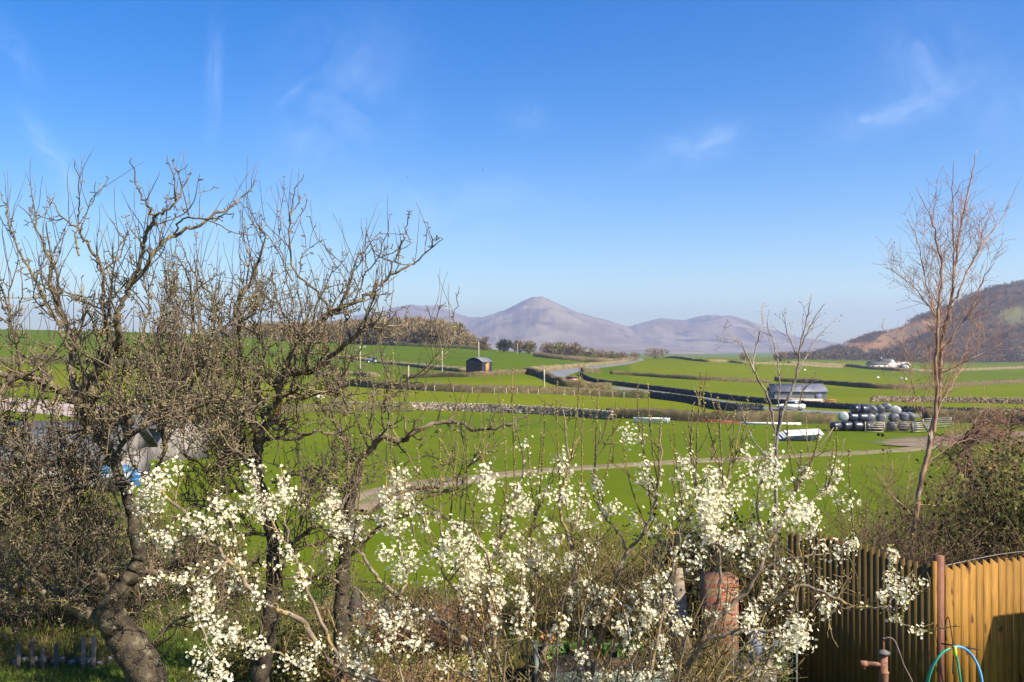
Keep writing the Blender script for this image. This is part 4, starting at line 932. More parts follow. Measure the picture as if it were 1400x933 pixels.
# ---- apple tree on the left
D1 = 9.3
base = P(214, 0, D1)*[1, 1, 0]
trunk = trace([(216, 1066), (213, 1000), (204, 940), (186, 895), (160, 858), (150, 832), (166, 806), (183, 784), (188, 755), (183, 715), (172, 667)], D1, D1-.1, .21, .085, 6, .01, .05)
trunk[1][:] = np.interp(np.linspace(0, 1, len(trunk[1])), [0, .06, .3, .45, .6, .8, 1], [.30, .20, .18, .14, .095, .07, .058])
L = [
 ([(172, 667), (150, 624), (143, 607), (128, 588), (113, 569), (105, 545)], D1-.1, D1-.2, .075, .055),
 ([(145, 850), (118, 838), (98, 826), (65, 811), (40, 806), (0, 803), (-60, 790)], D1, D1-.8, .10, .045),
 ([(140, 852), (150, 822), (143, 797), (132, 781), (112, 768), (108, 725), (106, 668), (98, 610)], D1, D1+.6, .055, .02),
 ([(186, 784), (200, 781), (222, 783), (246, 775), (290, 772), (330, 790)], D1, D1+.7, .06, .018),
 ([(108, 552), (83, 532), (50, 519), (25, 513), (0, 511), (-50, 500)], D1-.2, D1-1, .055, .025),
 ([(105, 545), (98, 504), (100, 474), (90, 440), (72, 398), (70, 360), (55, 325), (42, 252)], D1-.2, D1+.3, .05, .004),
 ([(108, 545), (122, 520), (133, 507), (155, 482), (160, 459), (160, 430)], D1-.2, D1-.3, .05, .035),
 ([(160, 430), (175, 395), (190, 360), (200, 320), (215, 295), (240, 275), (263, 232)], D1-.3, D1-.8, .034, .004),
 ([(208, 308), (210, 295), (198, 275), (185, 250), (181, 214)], D1-.5, D1-.6, .018, .004),
 ([(240, 275), (240, 262), (228, 213)], D1-.7, D1-.9, .012, .004),
 ([(172, 402), (213, 343), (240, 322), (275, 305), (312, 285), (330, 272), (348, 246)], D1-.3, D1+.2, .030, .004),
 ([(236, 325), (250, 300), (290, 300), (320, 292)], D1, D1+.1, .014, .005),
 ([(152, 470), (140, 420), (140, 373), (123, 340), (110, 318), (88, 300), (64, 268)], D1-.2, D1-.5, .030, .004),
 ([(98, 480), (75, 440), (58, 400), (33, 355), (15, 315), (1, 262)], D1-.2, D1+.2, .026, .004),
 ([(108, 350), (105, 320), (106, 295), (109, 275), (103, 219)], D1-.3, D1-.4, .014, .003),
 ([(163, 628), (166, 606), (176, 594), (173, 574), (185, 554), (205, 544), (233, 542), (252, 545)], D1-.1, D1-.9, .036, .02),
 ([(245, 543), (255, 534), (276, 502), (286, 466), (323, 438)], D1-.8, D1-.5, .02, .008),
 ([(252, 545), (262, 570), (285, 600), (330, 610)], D1-.9, D1-1.2, .018, .006),
 ([(186, 690), (215, 640), (226, 600), (222, 560), (232, 500), (240, 440), (232, 390)], D1, D1+.8, .035, .006),
 ([(30, 512), (22, 470), (10, 420), (-10, 360)], D1-.8, D1-.9, .02, .005),
 ([(60, 811), (30, 770), (20, 700), (40, 640), (20, 580)], D1-.4, D1-.8, .035, .006),
 ([(110, 770), (70, 740), (30, 690), (-20, 660)], D1+.3, D1+.4, .028, .006),
 ([(120, 640), (80, 650), (40, 660), (0, 640)], D1, D1+.5, .02, .006),
 ([(176, 594), (200, 580), (225, 520), (215, 470), (225, 420), (245, 395)], D1, D1+.9, .026, .005),
 ([(204, 545), (210, 500), (195, 460), (205, 420), (195, 390)], D1-.4, D1-.2, .02, .005),
 ([(150, 624), (120, 660), (80, 700), (60, 740)], D1, D1-.6, .022, .006),
 ([(180, 700), (150, 710), (120, 740), (100, 800)], D1, D1-.5, .02, .006),
 ([(60, 530), (40, 570), (10, 600), (-20, 610)], D1-.5, D1-.9, .02, .006),
 ([(190, 900), (220, 870), (250, 845), (300, 850)], D1, D1-.5, .03, .006),
]
limbs = [trace(a, d0, d1, r0*.74, r1) for a, d0, d1, r0, r1 in L]
for _ in range(16):
    l = limbs[R.integers(0, 24)]; i = R.integers(len(l[0])//4, len(l[0])-2); b = l[0][i]; px, py = proj(b)
    tx, ty = px+R.normal(0, 70), np.clip(py+R.uniform(-60, 150), 560, 880)
    if py < 480: continue
    limbs.append(trace([(px, py), ((px+tx)/2+R.normal(0, 14), (py+ty)/2-R.uniform(0, 30)), (tx, ty)], b[1], b[1]+R.uniform(-1.1, .6), min(l[1][i]*1.2, .03), .006))
tw, bud = apple_growth(limbs, 1.0)
build_tree('apple_tree', 'large gnarled bare apple tree with lichened limbs at the left', 'tree', base, [trunk], limbs, tw, bud, [M['apple_bark'], M['apple_twig'], M['bud'], M['apple_trunk']])
# dead looking lump on a limb is part of the tree: a burr
# ---- second apple tree
D2 = 10.4
base = P(356, 0, D2)*[1, 1, 0]
trunk = trace([(356, 1010), (356, 930), (362, 890), (370, 845), (375, 790), (373, 740), (366, 700), (352, 650), (352, 610)], D2, D2, .15, .06, 6, .01, .05)
trunk[1][:] = np.interp(np.linspace(0, 1, len(trunk[1])), [0, .1, .5, 1], [.15, .105, .095, .055])
L = [
 ([(352, 612), (358, 594), (368, 574), (382, 544), (380, 522), (388, 512), (410, 511), (433, 503), (460, 482), (490, 457), (512, 443)], D2, D2-.6, .065, .018),
 ([(384, 530), (400, 480), (425, 450), (450, 430), (483, 413), (510, 398), (530, 380), (555, 365), (572, 355), (606, 327)], D2-.1, D2+.4, .042, .004),
 ([(530, 380), (543, 350), (551, 325), (556, 308), (560, 288)], D2+.2, D2+.2, .014, .004),
 ([(440, 440), (468, 413), (485, 363), (496, 340), (505, 309)], D2, D2-.3, .022, .004),
 ([(483, 413), (498, 378), (520, 345), (533, 293)], D2+.2, D2+.5, .014, .003),
 ([(450, 428), (440, 405), (403, 370), (395, 325), (400, 272), (416, 238)], D2, D2-.1, .020, .004),
 ([(400, 385), (383, 350), (383, 325), (388, 241)], D2, D2+.2, .012, .003),
 ([(352, 612), (345, 560), (330, 510), (328, 460), (323, 418), (345, 380), (362, 330), (352, 305)], D2, D2+.5, .045, .005),
 ([(330, 480), (300, 440), (285, 400), (262, 370), (248, 330)], D2+.2, D2+.6, .026, .004),
 ([(346, 570), (310, 540), (280, 520), (265, 470), (265, 425), (258, 385), (240, 345)], D2, D2-.5, .035, .005),
 ([(366, 580), (390, 560), (405, 500), (400, 450), (378, 410), (372, 360)], D2, D2+.8, .032, .005),
 ([(373, 760), (400, 745), (430, 720), (455, 735), (490, 740)], D2, D2-.5, .035, .008),
 ([(370, 730), (330, 730), (300, 700), (260, 690)], D2, D2+.4, .03, .006),
 ([(352, 640), (320, 620), (290, 640), (250, 620)], D2, D2-.4, .028, .006),
 ([(358, 600), (400, 600), (440, 590), (470, 605), (480, 640)], D2, D2+.5, .03, .008),
 ([(382, 540), (420, 545), (455, 530), (475, 540)], D2, D2-.4, .024, .006),
 ([(352, 650), (310, 600), (290, 560), (300, 500), (290, 450), (300, 410)], D2, D2+.7, .03, .005),
 ([(345, 570), (290, 560), (250, 530), (225, 490)], D2, D2-.5, .024, .006),
 ([(368, 570), (350, 530), (360, 480), (345, 440), (350, 400)], D2, D2-.7, .024, .005),
 ([(360, 690), (320, 670), (290, 690), (265, 740)], D2, D2+.4, .024, .006),
 ([(375, 780), (340, 770), (300, 800), (280, 840)], D2, D2-.3, .022, .006),
 ([(370, 660), (410, 650), (440, 670), (470, 690)], D2, D2-.6, .022, .006),
 ([(370, 800), (400, 790), (440, 800), (470, 790)], D2, D2+.3, .02, .006),
]
limbs = [trace(a, d0, d1, r0*.74, r1) for a, d0, d1, r0, r1 in L]
for _ in range(16):
    l = limbs[R.integers(0, 20)]; i = R.integers(len(l[0])//4, len(l[0])-2); b = l[0][i]; px, py = proj(b)
    tx, ty = px+R.normal(0, 70), np.clip(py+R.uniform(-60, 150), 560, 880)
    if py < 480: continue
    limbs.append(trace([(px, py), ((px+tx)/2+R.normal(0, 14), (py+ty)/2-R.uniform(0, 30)), (tx, ty)], b[1], b[1]+R.uniform(-1.1, .6), min(l[1][i]*1.2, .03), .006))
tw, bud = apple_growth(limbs, .95)
build_tree('apple_tree', 'dense bare apple tree with upright shoots right of the gnarled one', 'tree', base, [trunk], limbs, tw, bud, [M['apple_bark'], M['apple_twig'], M['bud'], M['apple_trunk']])
# ---- third apple tree, low and wide
D3 = 10.9
base = P(470, 0, D3)*[1, 1, 0]
trunk = trace([(468, 985), (466, 900), (466, 830), (472, 760), (478, 690), (492, 634)], D3, D3, .10, .05, 6, .01, .03)
L = [
 ([(492, 634), (510, 610), (523, 595), (540, 602), (555, 599), (575, 587), (600, 579), (630, 579), (648, 589), (698, 581), (730, 560)], D3, D3-.7, .055, .010),
 ([(523, 595), (525, 554), (533, 530), (535, 522), (520, 484), (520, 432)], D3-.1, D3-.2, .018, .003),
 ([(534, 526), (575, 509), (607, 472), (620, 434), (628, 392)], D3-.2, D3-.4, .012, .003),
 ([(480, 680), (450, 660), (430, 640), (400, 650)], D3, D3+.4, .035, .01),
 ([(476, 720), (520, 690), (560, 668), (590, 668), (625, 668), (640, 640), (655, 620), (690, 605)], D3, D3-.4, .032, .007),
 ([(625, 668), (620, 640), (590, 625), (560, 630)], D3-.2, D3-.1, .016, .005),
 ([(478, 760), (520, 720), (570, 700), (620, 715), (660, 745)], D3, D3-.6, .03, .006),
 ([(490, 640), (470, 600), (450, 570), (430, 545)], D3, D3+.5, .03, .006),
 ([(505, 615), (490, 580), (480, 540), (455, 500)], D3, D3-.3, .016, .004),
 ([(470, 800), (430, 790), (400, 810)], D3, D3+.2, .025, .006),
]
limbs = [trace(a, d0, d1, r0*.74, r1) for a, d0, d1, r0, r1 in L]
tw, bud = apple_growth(limbs, .62, lenk=.75)
build_tree('apple_tree', 'low spreading bare apple tree with a pale crooked limb at the centre', 'tree', base, [trunk], limbs, tw, bud, [M['apple_bark'], M['apple_twig'], M['bud'], M['apple_trunk']])

# ---- blossoming plum
D4 = 7.4
base = P(700, 0, D4)*[1, 1, 0]
L = [
 ([(690, 1215), (640, 1060), (560, 960), (480, 920), (440, 895), (417, 854), (384, 834), (351, 816), (312, 767), (276, 730), (250, 700), (219, 669), (225, 640)], D4, 6.8, .040, .006),
 ([(276, 730), (240, 742), (215, 735), (198, 715), (190, 670)], 6.9, 7.1, .012, .004),
 ([(312, 767), (285, 790), (270, 800), (272, 840), (285, 880), (300, 930)], 6.9, 6.6, .012, .004),
 ([(470, 915), (440, 850), (412, 790), (408, 771), (394, 747), (371, 710), (356, 675), (345, 635)], 7.1, 7.5, .018, .004),
 ([(394, 747), (390, 700), (392, 665), (384, 640)], 7.4, 7.6, .010, .004),
 ([(420, 912), (380, 895), (349, 884), (310, 875)], 7.0, 6.7, .012, .004),
 ([(690, 1215), (668, 1020), (650, 930), (640, 885), (605, 852), (570, 832), (546, 815), (520, 795), (500, 765), (470, 730), (440, 700)], D4, 7.6, .040, .006),
 ([(546, 815), (556, 785), (545, 740), (534, 700), (528, 640), (532, 575)], 7.5, 7.7, .016, .003),
 ([(556, 785), (565, 740), (558, 690), (550, 640)], 7.5, 7.3, .012, .004),
 ([(640, 885), (650, 850), (632, 815), (610, 790), (598, 755), (612, 720)], 7.4, 7.1, .018, .004),
 ([(690, 1215), (690, 1000), (680, 900), (668, 820), (671, 770), (682, 742), (700, 700), (715, 640), (705, 570)], D4, 7.3, .034, .004),
 ([(671, 775), (655, 740), (630, 725), (606, 705), (580, 690)], 7.3, 7.5, .016, .004),
 ([(668, 690), (664, 650), (660, 600)], 7.3, 7.3, .008, .003),
 ([(700, 1215), (720, 1020), (740, 910), (765, 840), (788, 790), (780, 745), (765, 690), (778, 630), (770, 560)], D4, 7.6, .036, .004),
 ([(770, 830), (735, 790), (725, 740), (740, 690), (755, 650)], 7.5, 7.8, .018, .004),
 ([(710, 1215), (760, 1050), (805, 940), (825, 850), (845, 788), (858, 754), (885, 720), (900, 660), (905, 590)], D4, 7.9, .036, .004),
 ([(858, 754), (840, 720), (815, 690), (812, 640), (820, 580)], 7.8, 8.0, .014, .004),
 ([(715, 1215), (830, 1060), (915, 960), (960, 885), (995, 866), (1030, 864), (1060, 860), (1095, 852)], D4, 7.0, .036, .006),
 ([(940, 910), (978, 850), (1012, 818), (1035, 785), (1052, 745), (1080, 690), (1100, 640), (1140, 585)], 7.2, 7.6, .028, .003),
 ([(978, 850), (985, 800), (983, 760), (975, 720), (985, 680), (1000, 640), (1012, 580)], 7.3, 7.5, .018, .004),
 ([(975, 720), (955, 690), (950, 640), (945, 590), (950, 550)], 7.4, 7.3, .010, .003),
 ([(1000, 870), (1040, 840), (1070, 815), (1100, 801), (1140, 818), (1174, 831), (1211, 831)], 7.0, 6.8, .020, .006),
 ([(1211, 831), (1235, 850), (1252, 866)], 6.8, 6.8, .007, .003), ([(1211, 831), (1225, 808), (1219, 775), (1223, 760)], 6.8, 6.85, .006, .003),
 ([(1211, 831), (1238, 825), (1240, 790)], 6.8, 6.75, .005, .003),
 ([(1040, 780), (1075, 765), (1110, 760), (1150, 752), (1168, 742)], 7.5, 7.4, .012, .004),
 ([(1052, 745), (1035, 700), (1045, 650), (1060, 600), (1050, 560)], 7.6, 7.5, .012, .003),
 ([(1085, 690), (1120, 680), (1145, 640), (1155, 600)], 7.6, 7.7, .008, .003),
 ([(860, 1000), (885, 930), (900, 870), (910, 810), (925, 760), (932, 700), (930, 620)], 7.2, 7.0, .020, .004),
 ([(560, 960), (540, 900), (530, 860), (515, 830), (480, 800)], 7.2, 6.9, .014, .005),
 ([(650, 930), (610, 910), (570, 880), (530, 860)], 7.3, 7.0, .012, .004),
 ([(740, 910), (720, 860), (712, 800), (718, 760)], 7.4, 7.0, .014, .004),
 ([(805, 940), (800, 880), (810, 820), (800, 760), (795, 700)], 7.5, 7.2, .014, .004),
]
limbs = [trace(a, d0, d1, r0*.8, r1, 5, .008, .10) for a, d0, d1, r0, r1 in L]
for _ in range(26):
    px = R.uniform(440, 1150); py = R.uniform(690, 860); d = R.uniform(6.7, 8.0); k = R.uniform(.25, .5)
    bx = 690+(px-690)*k; mid = [(bx+(px-bx)*.35+R.normal(0, 12), 1030+R.normal(0, 30)), (bx+(px-bx)*.75+R.normal(0, 14), (1000+py)/2)]
    limbs.append(trace([(690+R.normal(0, 12), 1212), *mid, (px, py)], D4, d, .012, .003, 5, .012, .1))
tw = []; bud = []; lv = []
for l in limbs:
    for b, tn, r, fr in along(l, .22, 1, .11):
        q = branch(b, perp(tn)*.8+tn*.6+[0, 0, .35], R.uniform(.15, .55), min(r*.6, .007), .003, 7, .16, .10)
        px, py = proj(q[0][-1])
        if R.random() < np.interp(py, [600, 760, 850], [.45, .75, 1]) and py > np.interp(px, [150, 230, 420, 500, 600, 700, 760, 1140, 1180, 1260], [690, 640, 640, 560, 640, 560, 540, 540, 640, 760]): tw.append(q); lv.append(q)
for l in lv:
    for b, tn, r, fr in along(l, .2, 1, .10):
        q = branch(b, perp(tn)*.8+tn*.6+[0, 0, .2], R.uniform(.06, .22), .0042, .0024, 5, .2, .10); tw.append(q)
# straight budded shoots above the flowers
SH = [(540, 480, 655), (500, 545, 700), (600, 590, 720), (625, 560, 700), (660, 580, 720), (690, 545, 690), (703, 505, 670), (722, 560, 690), (745, 550, 680), (762, 515, 660), (790, 500, 660), (797, 545, 690), (815, 520, 650), (842, 545, 660), (850, 590, 690), (868, 520, 640), (886, 525, 640), (902, 565, 670),
      (925, 570, 690), (905, 575, 650), (940, 560, 660), (950, 520, 655), (962, 510, 640), (985, 545, 660), (1005, 560, 650), (1020, 540, 640), (1050, 570, 660), (1075, 560, 660), (1100, 565, 660), (1120, 580, 650), (1145, 590, 660), (1135, 600, 680), (1160, 615, 690), (640, 600, 720), (575, 600, 700), (1180, 690, 745), (1095, 620, 680), (880, 570, 680), (735, 590, 700), (775, 570, 680)]
allp = np.vstack([l[0][len(l[0])//3:] for l in limbs]); apx, apy = proj(allp)
for px, y0, y1 in SH:
    i = int(np.argmin((apx-px-R.normal(0, 8))**2+(apy-y1-15)**2*.5)); b = allp[i]
    e = P(px, y0, b[1]+R.normal(0, .2)); k = np.linspace(0, 1, 9)[:, None]
    mid = b*(1-k)+e*k+np.array([[(px-apx[i])/F*b[1]*.25, 0, 0]])*np.sin(k*np.pi)+np.cumsum(R.normal(0, .006, (9, 3)), 0)*k
    q = (mid, np.linspace(.0062, .0026, 9)); tw.append(q)
    for bp, tn, r, fr in along(q, .1, 1, .022): bud.append(bp+perp(tn)*(r+.004))
    for bp, tn, r, fr in along(q, .1, .8, .45): tw.append(branch(bp, perp(tn)*.5+tn, R.uniform(.1, .35), .0038, .0022, 5, .06, .08)); bud += [c_+R.normal(0, .004, 3) for c_ in tw[-1][0][1:]]
for l in lv:
    for bp, tn, r, fr in along(l, .1, 1, .05): bud.append(bp+perp(tn)*(r+.005))
CL = '''194,669 223,651 213,667 268,712 229,738 237,745 298,688 322,692 351,677 353,692 384,657 375,690 394,677 369,702 290,722 343,641 451,692 453,706 466,720 487,726 528,673 530,692 530,714 538,722 552,657 556,681 560,696 523,759 560,755
568,771 544,779 552,722 623,724 635,738 607,751 615,771 646,765 654,781 663,657 666,677 668,708 711,671 717,696 695,716 707,732 707,767 666,767 734,654 713,684 750,680 774,680 723,694 790,707 821,710 841,694 868,710 767,640 817,664 874,657
730,757 750,724 790,764 744,771 770,774 807,754 713,811 720,835 713,855 767,855 810,851 794,895 848,858 901,882 915,831 931,855 968,680 968,714 985,690 965,700 928,687 948,774 928,754 888,808 1039,744 1022,774 908,794 915,915 881,928
937,629 937,643 1059,623 1051,649 1047,659 977,647 967,678 973,698 967,718 983,702 1010,676 1028,641 1077,670 1089,682 1104,702 1091,704 1034,720 1063,716 1008,739 988,735 1042,751 1102,737 1126,753 1144,645 1138,670 1159,688 1163,745 1148,753 1006,751
1088,864 1094,872 1098,856 1067,876 1057,790 1076,777 1096,779 929,856 912,829 1024,843 1036,837 1020,852 904,880 914,914 1053,816 1132,808 1128,831 1223,783 1217,792 1221,806 1205,812 1242,794 1238,812 1230,823 1221,763 1258,864
472,725 415,787 410,801 393,756 455,749 529,756 560,776 543,787 591,799 594,762 608,750 611,767 625,725 651,782 643,765 645,824 631,801 677,850 682,821 657,892 606,909 529,864 532,884 489,906 469,884 566,878 537,852 520,844 495,915 432,887 651,912
393,898 415,901 421,915 353,887 253,791 276,793 279,808 267,832 274,841 284,828 290,852 302,859 297,878 323,873 320,862 267,896 276,916 303,914 308,929 349,886 318,793 325,798 353,818 412,788 292,927 205,660 215,690 240,640 200,685 345,655 385,680 980,660 1000,690 960,690 972,735 1015,655 1065,640 1080,700 1110,720 870,600 880,640 855,590 715,610 770,625 660,640 1040,690 1055,700 1020,620 940,740 955,760'''
CL = [tuple(map(int, c.split(','))) for c in CL.split()]
big = {(530, 692), (530, 714), (968, 680), (968, 714), (973, 698), (985, 690), (965, 700), (967, 718), (223, 651), (213, 667), (194, 669), (268, 712), (1047, 659), (1051, 649), (1088, 864), (1094, 872), (466, 720), (487, 726), (353, 692), (394, 677), (663, 657), (1091, 704), (1104, 702), (750, 680), (774, 680), (717, 696), (967, 678), (983, 702), (972, 735), (980, 660)}
TP = np.vstack([q[0] for q in tw]+[l[0][len(l[0])//3:] for l in limbs]); tpx, tpy = proj(TP)
fc = []; fn = []; lc = []
for px, py in CL:
    e2 = (tpx-px)**2+(tpy-py)**2; i = int(np.argmin(e2+R.uniform(0, 60, len(e2)))); b = TP[i]
    c = P(px, py, b[1]-.06+R.normal(0, .06)-(.2 if py > 800 else 0))
    if e2[i] > 60: tw.append((np.array([b, (b+c)/2+R.normal(0, .01, 3), c]), np.array([.004, .0035, .0025])))
    n = int(R.integers(19, 35)*(2.3 if (px, py) in big else 1)*(.45 if px > 1190 else 1)*1.15); sg = .047 if (px, py) in big else (.020 if px > 1190 else .037)
    o_ = R.normal(0, sg, (n, 3))*[1, 1.3, 1.15]; fc += list(c+o_); fn += list(nrm(o_)+R.normal(0, .4, (n, 3))+np.array([.25, -.45, .35]))
    lc += list(c+R.normal(0, .03, (5, 3)))
ii = R.choice(len(TP), 9500)
nz = fbm(TP[ii, 0]*3.2, TP[ii, 2]*3.2+TP[ii, 1], 3)
for i, k in zip(ii, nz):
    if k > .54 and (tpy[i] < 800 or R.random() < .45) and tpy[i] > 640 and tpx[i] > 180:
        n = R.integers(2, 8); o_ = R.normal(0, .014, (n, 3)); fc += list(TP[i]+o_); fn += list(nrm(o_)+np.array([.2, -.4, .4]))
        lc += list(TP[i]+R.normal(0, .02, (2, 3)))
T = thing('plum_tree', 'many stemmed plum tree covered in white blossom in the middle foreground', 'tree', base)
v, f = tubes([(np.array([base+[0, 0, -.15], base+[.02, 0, .1], base+[0, 0, .32]]), np.array([.13, .10, .09]))], 12); MB().add(v, f).build('trunk', M['plum_bark'], T, smooth=True)
for l in limbs: v, f = tubes([l], 7); MB().add(v, f).build('limb', M['plum_bark'], T, smooth=True)
v, f = tubes(tw, 3) if False else (None, None)
mb = MB(); v, f = tubes(tw, 4); mb.add(v, f); mb.build('twigs', M['plum_twig'], T)
v, f = octs(np.array(bud), R.uniform(.005, .009, len(bud))); tag(obj('buds', v, [f], M['bud_green'], T), kind='stuff')
v, f = leaves(np.array(lc), R.uniform(.015, .03, len(lc))); tag(obj('young_leaves', v, [f], M['bud_green'], T), kind='stuff')
v, f = flowers(np.array(fc), np.array(fn), R.uniform(.021, .033, len(fc))); tag(obj('blossoms', v, [f], M['petal'], T), kind='stuff')
v, f = octs(np.array(fc)+nrm(fn)*.003, .0026, np.array(fn), 1.0); tag(obj('stamens', v, [f], M['stamen'], T), kind='stuff')

# ---- birch sapling behind the fence
D5 = 14.0; base = P(1243, 0, D5)*[1, 1, 0]
M['birch_bark'] = nmat('birch_bark', (.17, .10, .065), (.34, .20, .115), 6, (.48, .40, .32), 5, rough=.6, spec=.4, bump=.2, amt3=.7)
M['birch_twig'] = nmat('birch_twig', (.24, .13, .085), (.38, .22, .15), 6, rough=.8, isl=.3)
tr_ = trace([(1243, 872), (1245, 800), (1246, 755), (1253, 700), (1261, 650), (1269, 622), (1273, 590), (1283, 550), (1286, 500), (1288, 462), (1298, 425), (1305, 375), (1310, 332), (1318, 289), (1326, 252), (1336, 205)], D5, D5, .046, .004, 5, .006, .02)
L = [([(1277, 590), (1280, 540), (1281, 480), (1283, 425), (1288, 370), (1280, 330), (1274, 302), (1252, 256)], D5-.1, D5-.3, .030, .003),
     ([(1300, 420), (1310, 400), (1331, 354), (1345, 330), (1361, 311), (1383, 279)], D5, D5+.3, .018, .003),
     ([(1284, 440), (1262, 410), (1247, 390), (1209, 364)], D5-.1, D5-.3, .012, .003),
     ([(1303, 385), (1304, 330), (1303, 280), (1304, 220)], D5, D5-.2, .014, .003),
     ([(1288, 480), (1310, 450), (1330, 420), (1345, 380), (1360, 360)], D5, D5-.4, .014, .003),
     ([(1278, 560), (1300, 530), (1315, 490), (1330, 440)], D5, D5+.4, .014, .003),
     ([(1290, 460), (1275, 420), (1262, 370), (1255, 330), (1240, 300)], D5, D5+.3, .012, .003),
     ([(1271, 600), (1255, 560), (1245, 510), (1235, 470)], D5, D5-.3, .010, .003),
     ([(1262, 640), (1300, 610), (1330, 600)], D5, D5+.2, .008, .003), ([(1285, 510), (1330, 490), (1370, 470)], D5, D5-.3, .010, .003),
     ([(1247, 705), (1232, 690), (1216, 675), (1207, 662)], D5, D5-.2, .012, .004), ([(1257, 690), (1290, 690), (1320, 676), (1345, 668)], D5, D5+.2, .010, .004)]
limbs = [trace(a, d0, d1, r0, r1, 5, .008, .05) for a, d0, d1, r0, r1 in L]
tw = []; lv = []
for l in limbs+[(tr_[0][24:], tr_[1][24:])]:
    for b, tn, r, fr in along(l, .12, 1, .085):
        q = branch(b, perp(tn)*.6+tn*.7+[0, 0, .35], R.uniform(.3, 1.1)*(1-.45*fr), min(r*.5, .0058), .0018, 7, .11, .09)
        px, py = proj(q[0][-1])
        if 1200 < px < 1392 and py > np.interp(px, [1200, 1250, 1330, 1345, 1390], [355, 262, 208, 212, 285]): tw.append(q); lv.append(q)
for l in lv:
    for b, tn, r, fr in along(l, .15, 1, .075):
        q = branch(b, perp(tn)*.7+tn*.7, R.uniform(.1, .40), .0030, .0016, 5, .12, .03); tw.append(q)
bud = [q[0][-1] for q in tw]+[q[0][2] for q in tw]
build_tree('birch_tree', 'slender bare birch rising behind the timber fence at the right', 'tree', base, [tr_], limbs, tw, bud, [M['birch_bark'], M['birch_twig'], nmat('birch_bud', (.2, .12, .08), (.28, .18, .12), 5)], bud_size=(.004, .008))
# ---- pale slim tree behind the plum
D6 = 13.0; base = P(1058, 0, D6)*[1, 1, 0]
M['pale_bark'] = nmat('pale_bark', (.15, .12, .088), (.27, .22, .165), 5, (.34, .30, .24), 6, rough=.8)
tr_ = trace([(1056, 900), (1058, 800), (1060, 700), (1061, 634), (1063, 597), (1073, 556), (1085, 527), (1091, 500), (1095, 472), (1103, 435), (1110, 402)], D6, D6, .030, .004, 5, .006, .02)
L = [([(1062, 600), (1055, 565), (1048, 540), (1035, 515), (1028, 500), (1018, 478), (1010, 468), (978, 459)], D6, D6-.2, .020, .003),
     ([(1062, 590), (1066, 540), (1064, 500), (1058, 470), (1050, 450), (1048, 436)], D6, D6+.2, .013, .003),
     ([(1030, 504), (1032, 480), (1040, 450), (1045, 430)], D6-.1, D6, .012, .003),
     ([(1088, 515), (1100, 490), (1112, 468), (1125, 452)], D6, D6+.2, .010, .003),
     ([(1095, 475), (1106, 450), (1118, 428), (1130, 414)], D6, D6-.1, .010, .003),
     ([(1092, 490), (1080, 465), (1074, 445), (1070, 425)], D6, D6-.2, .010, .003),
     ([(1070, 562), (1090, 560), (1100, 530), (1120, 520)], D6, D6-.2, .012, .003),
     ([(1060, 640), (1035, 610), (1020, 580), (1010, 550)], D6, D6+.3, .012, .003)]
limbs = [trace(a, d0, d1, r0, r1, 5, .008, .05) for a, d0, d1, r0, r1 in L]
tw = []
for l in limbs+[(tr_[0][22:], tr_[1][22:])]:
    for b, tn, r, fr in along(l, .2, 1, .11):
        q = branch(b, perp(tn)*.7+tn*.7+[0, 0, .3], R.uniform(.10, .42), min(r*.6, .005), .002, 6, .15, .08)
        if proj(q[0][-1])[1] < 412: continue
        tw.append(q)
        for b2, tn2, r2, f2 in along(q, .2, 1, .14): tw.append(branch(b2, perp(tn2)*.7+tn2*.7, R.uniform(.05, .2), .003, .0018, 4, .15, .05))
bud = [q[0][-1] for q in tw]
build_tree('ash_sapling', 'slim pale barked bare tree standing behind the blossoming plum', 'tree', base, [tr_], limbs, tw, bud, [M['pale_bark'], nmat('pale_twig', (.22, .18, .13), (.34, .29, .22), 6, isl=.3), M['bud']], bud_size=(.006, .011))
# ------------------------------------------------------------------ timber fence
M['fence_honey'] = None
def plank_mat(name, c1, c2, knot):
    m, t = new_mat(name); p = t.pos((9, 9, .55)); q = t.pos((5, 5, 2.4))
    c = t.mix(t.ramp(t.noise(p, 3, 6, .6, 1.5), .3, .7), c1, c2)
    h = t.n('ShaderNodeHueSaturation'); t.l(c, h.inputs['Color']); t.l(t.m('MULTIPLY_ADD', t.rnd(), .4, .8), h.inputs['Value'])
    c = t.mix(t.ramp(t.noise(q, 1.1, 2), .62, .70), h.outputs[0], knot)
    finish(t, c, .75, t.noise(p, 8, 5), .25, .01, .3)
    return m
M['fence_honey'] = plank_mat('fence_timber_honey', (.18, .086, .012), (.29, .15, .026), (.085, .034, .007))
M['fence_shaded'] = plank_mat('fence_timber_shaded', (.07, .043, .009), (.11, .07, .016), (.12, .08, .03))  # same timber, darkened so the shade on this run is in its colour
M['post_red'] = nmat('post_stained', (.13, .055, .035), (.20, .09, .055), 4, rough=.8)
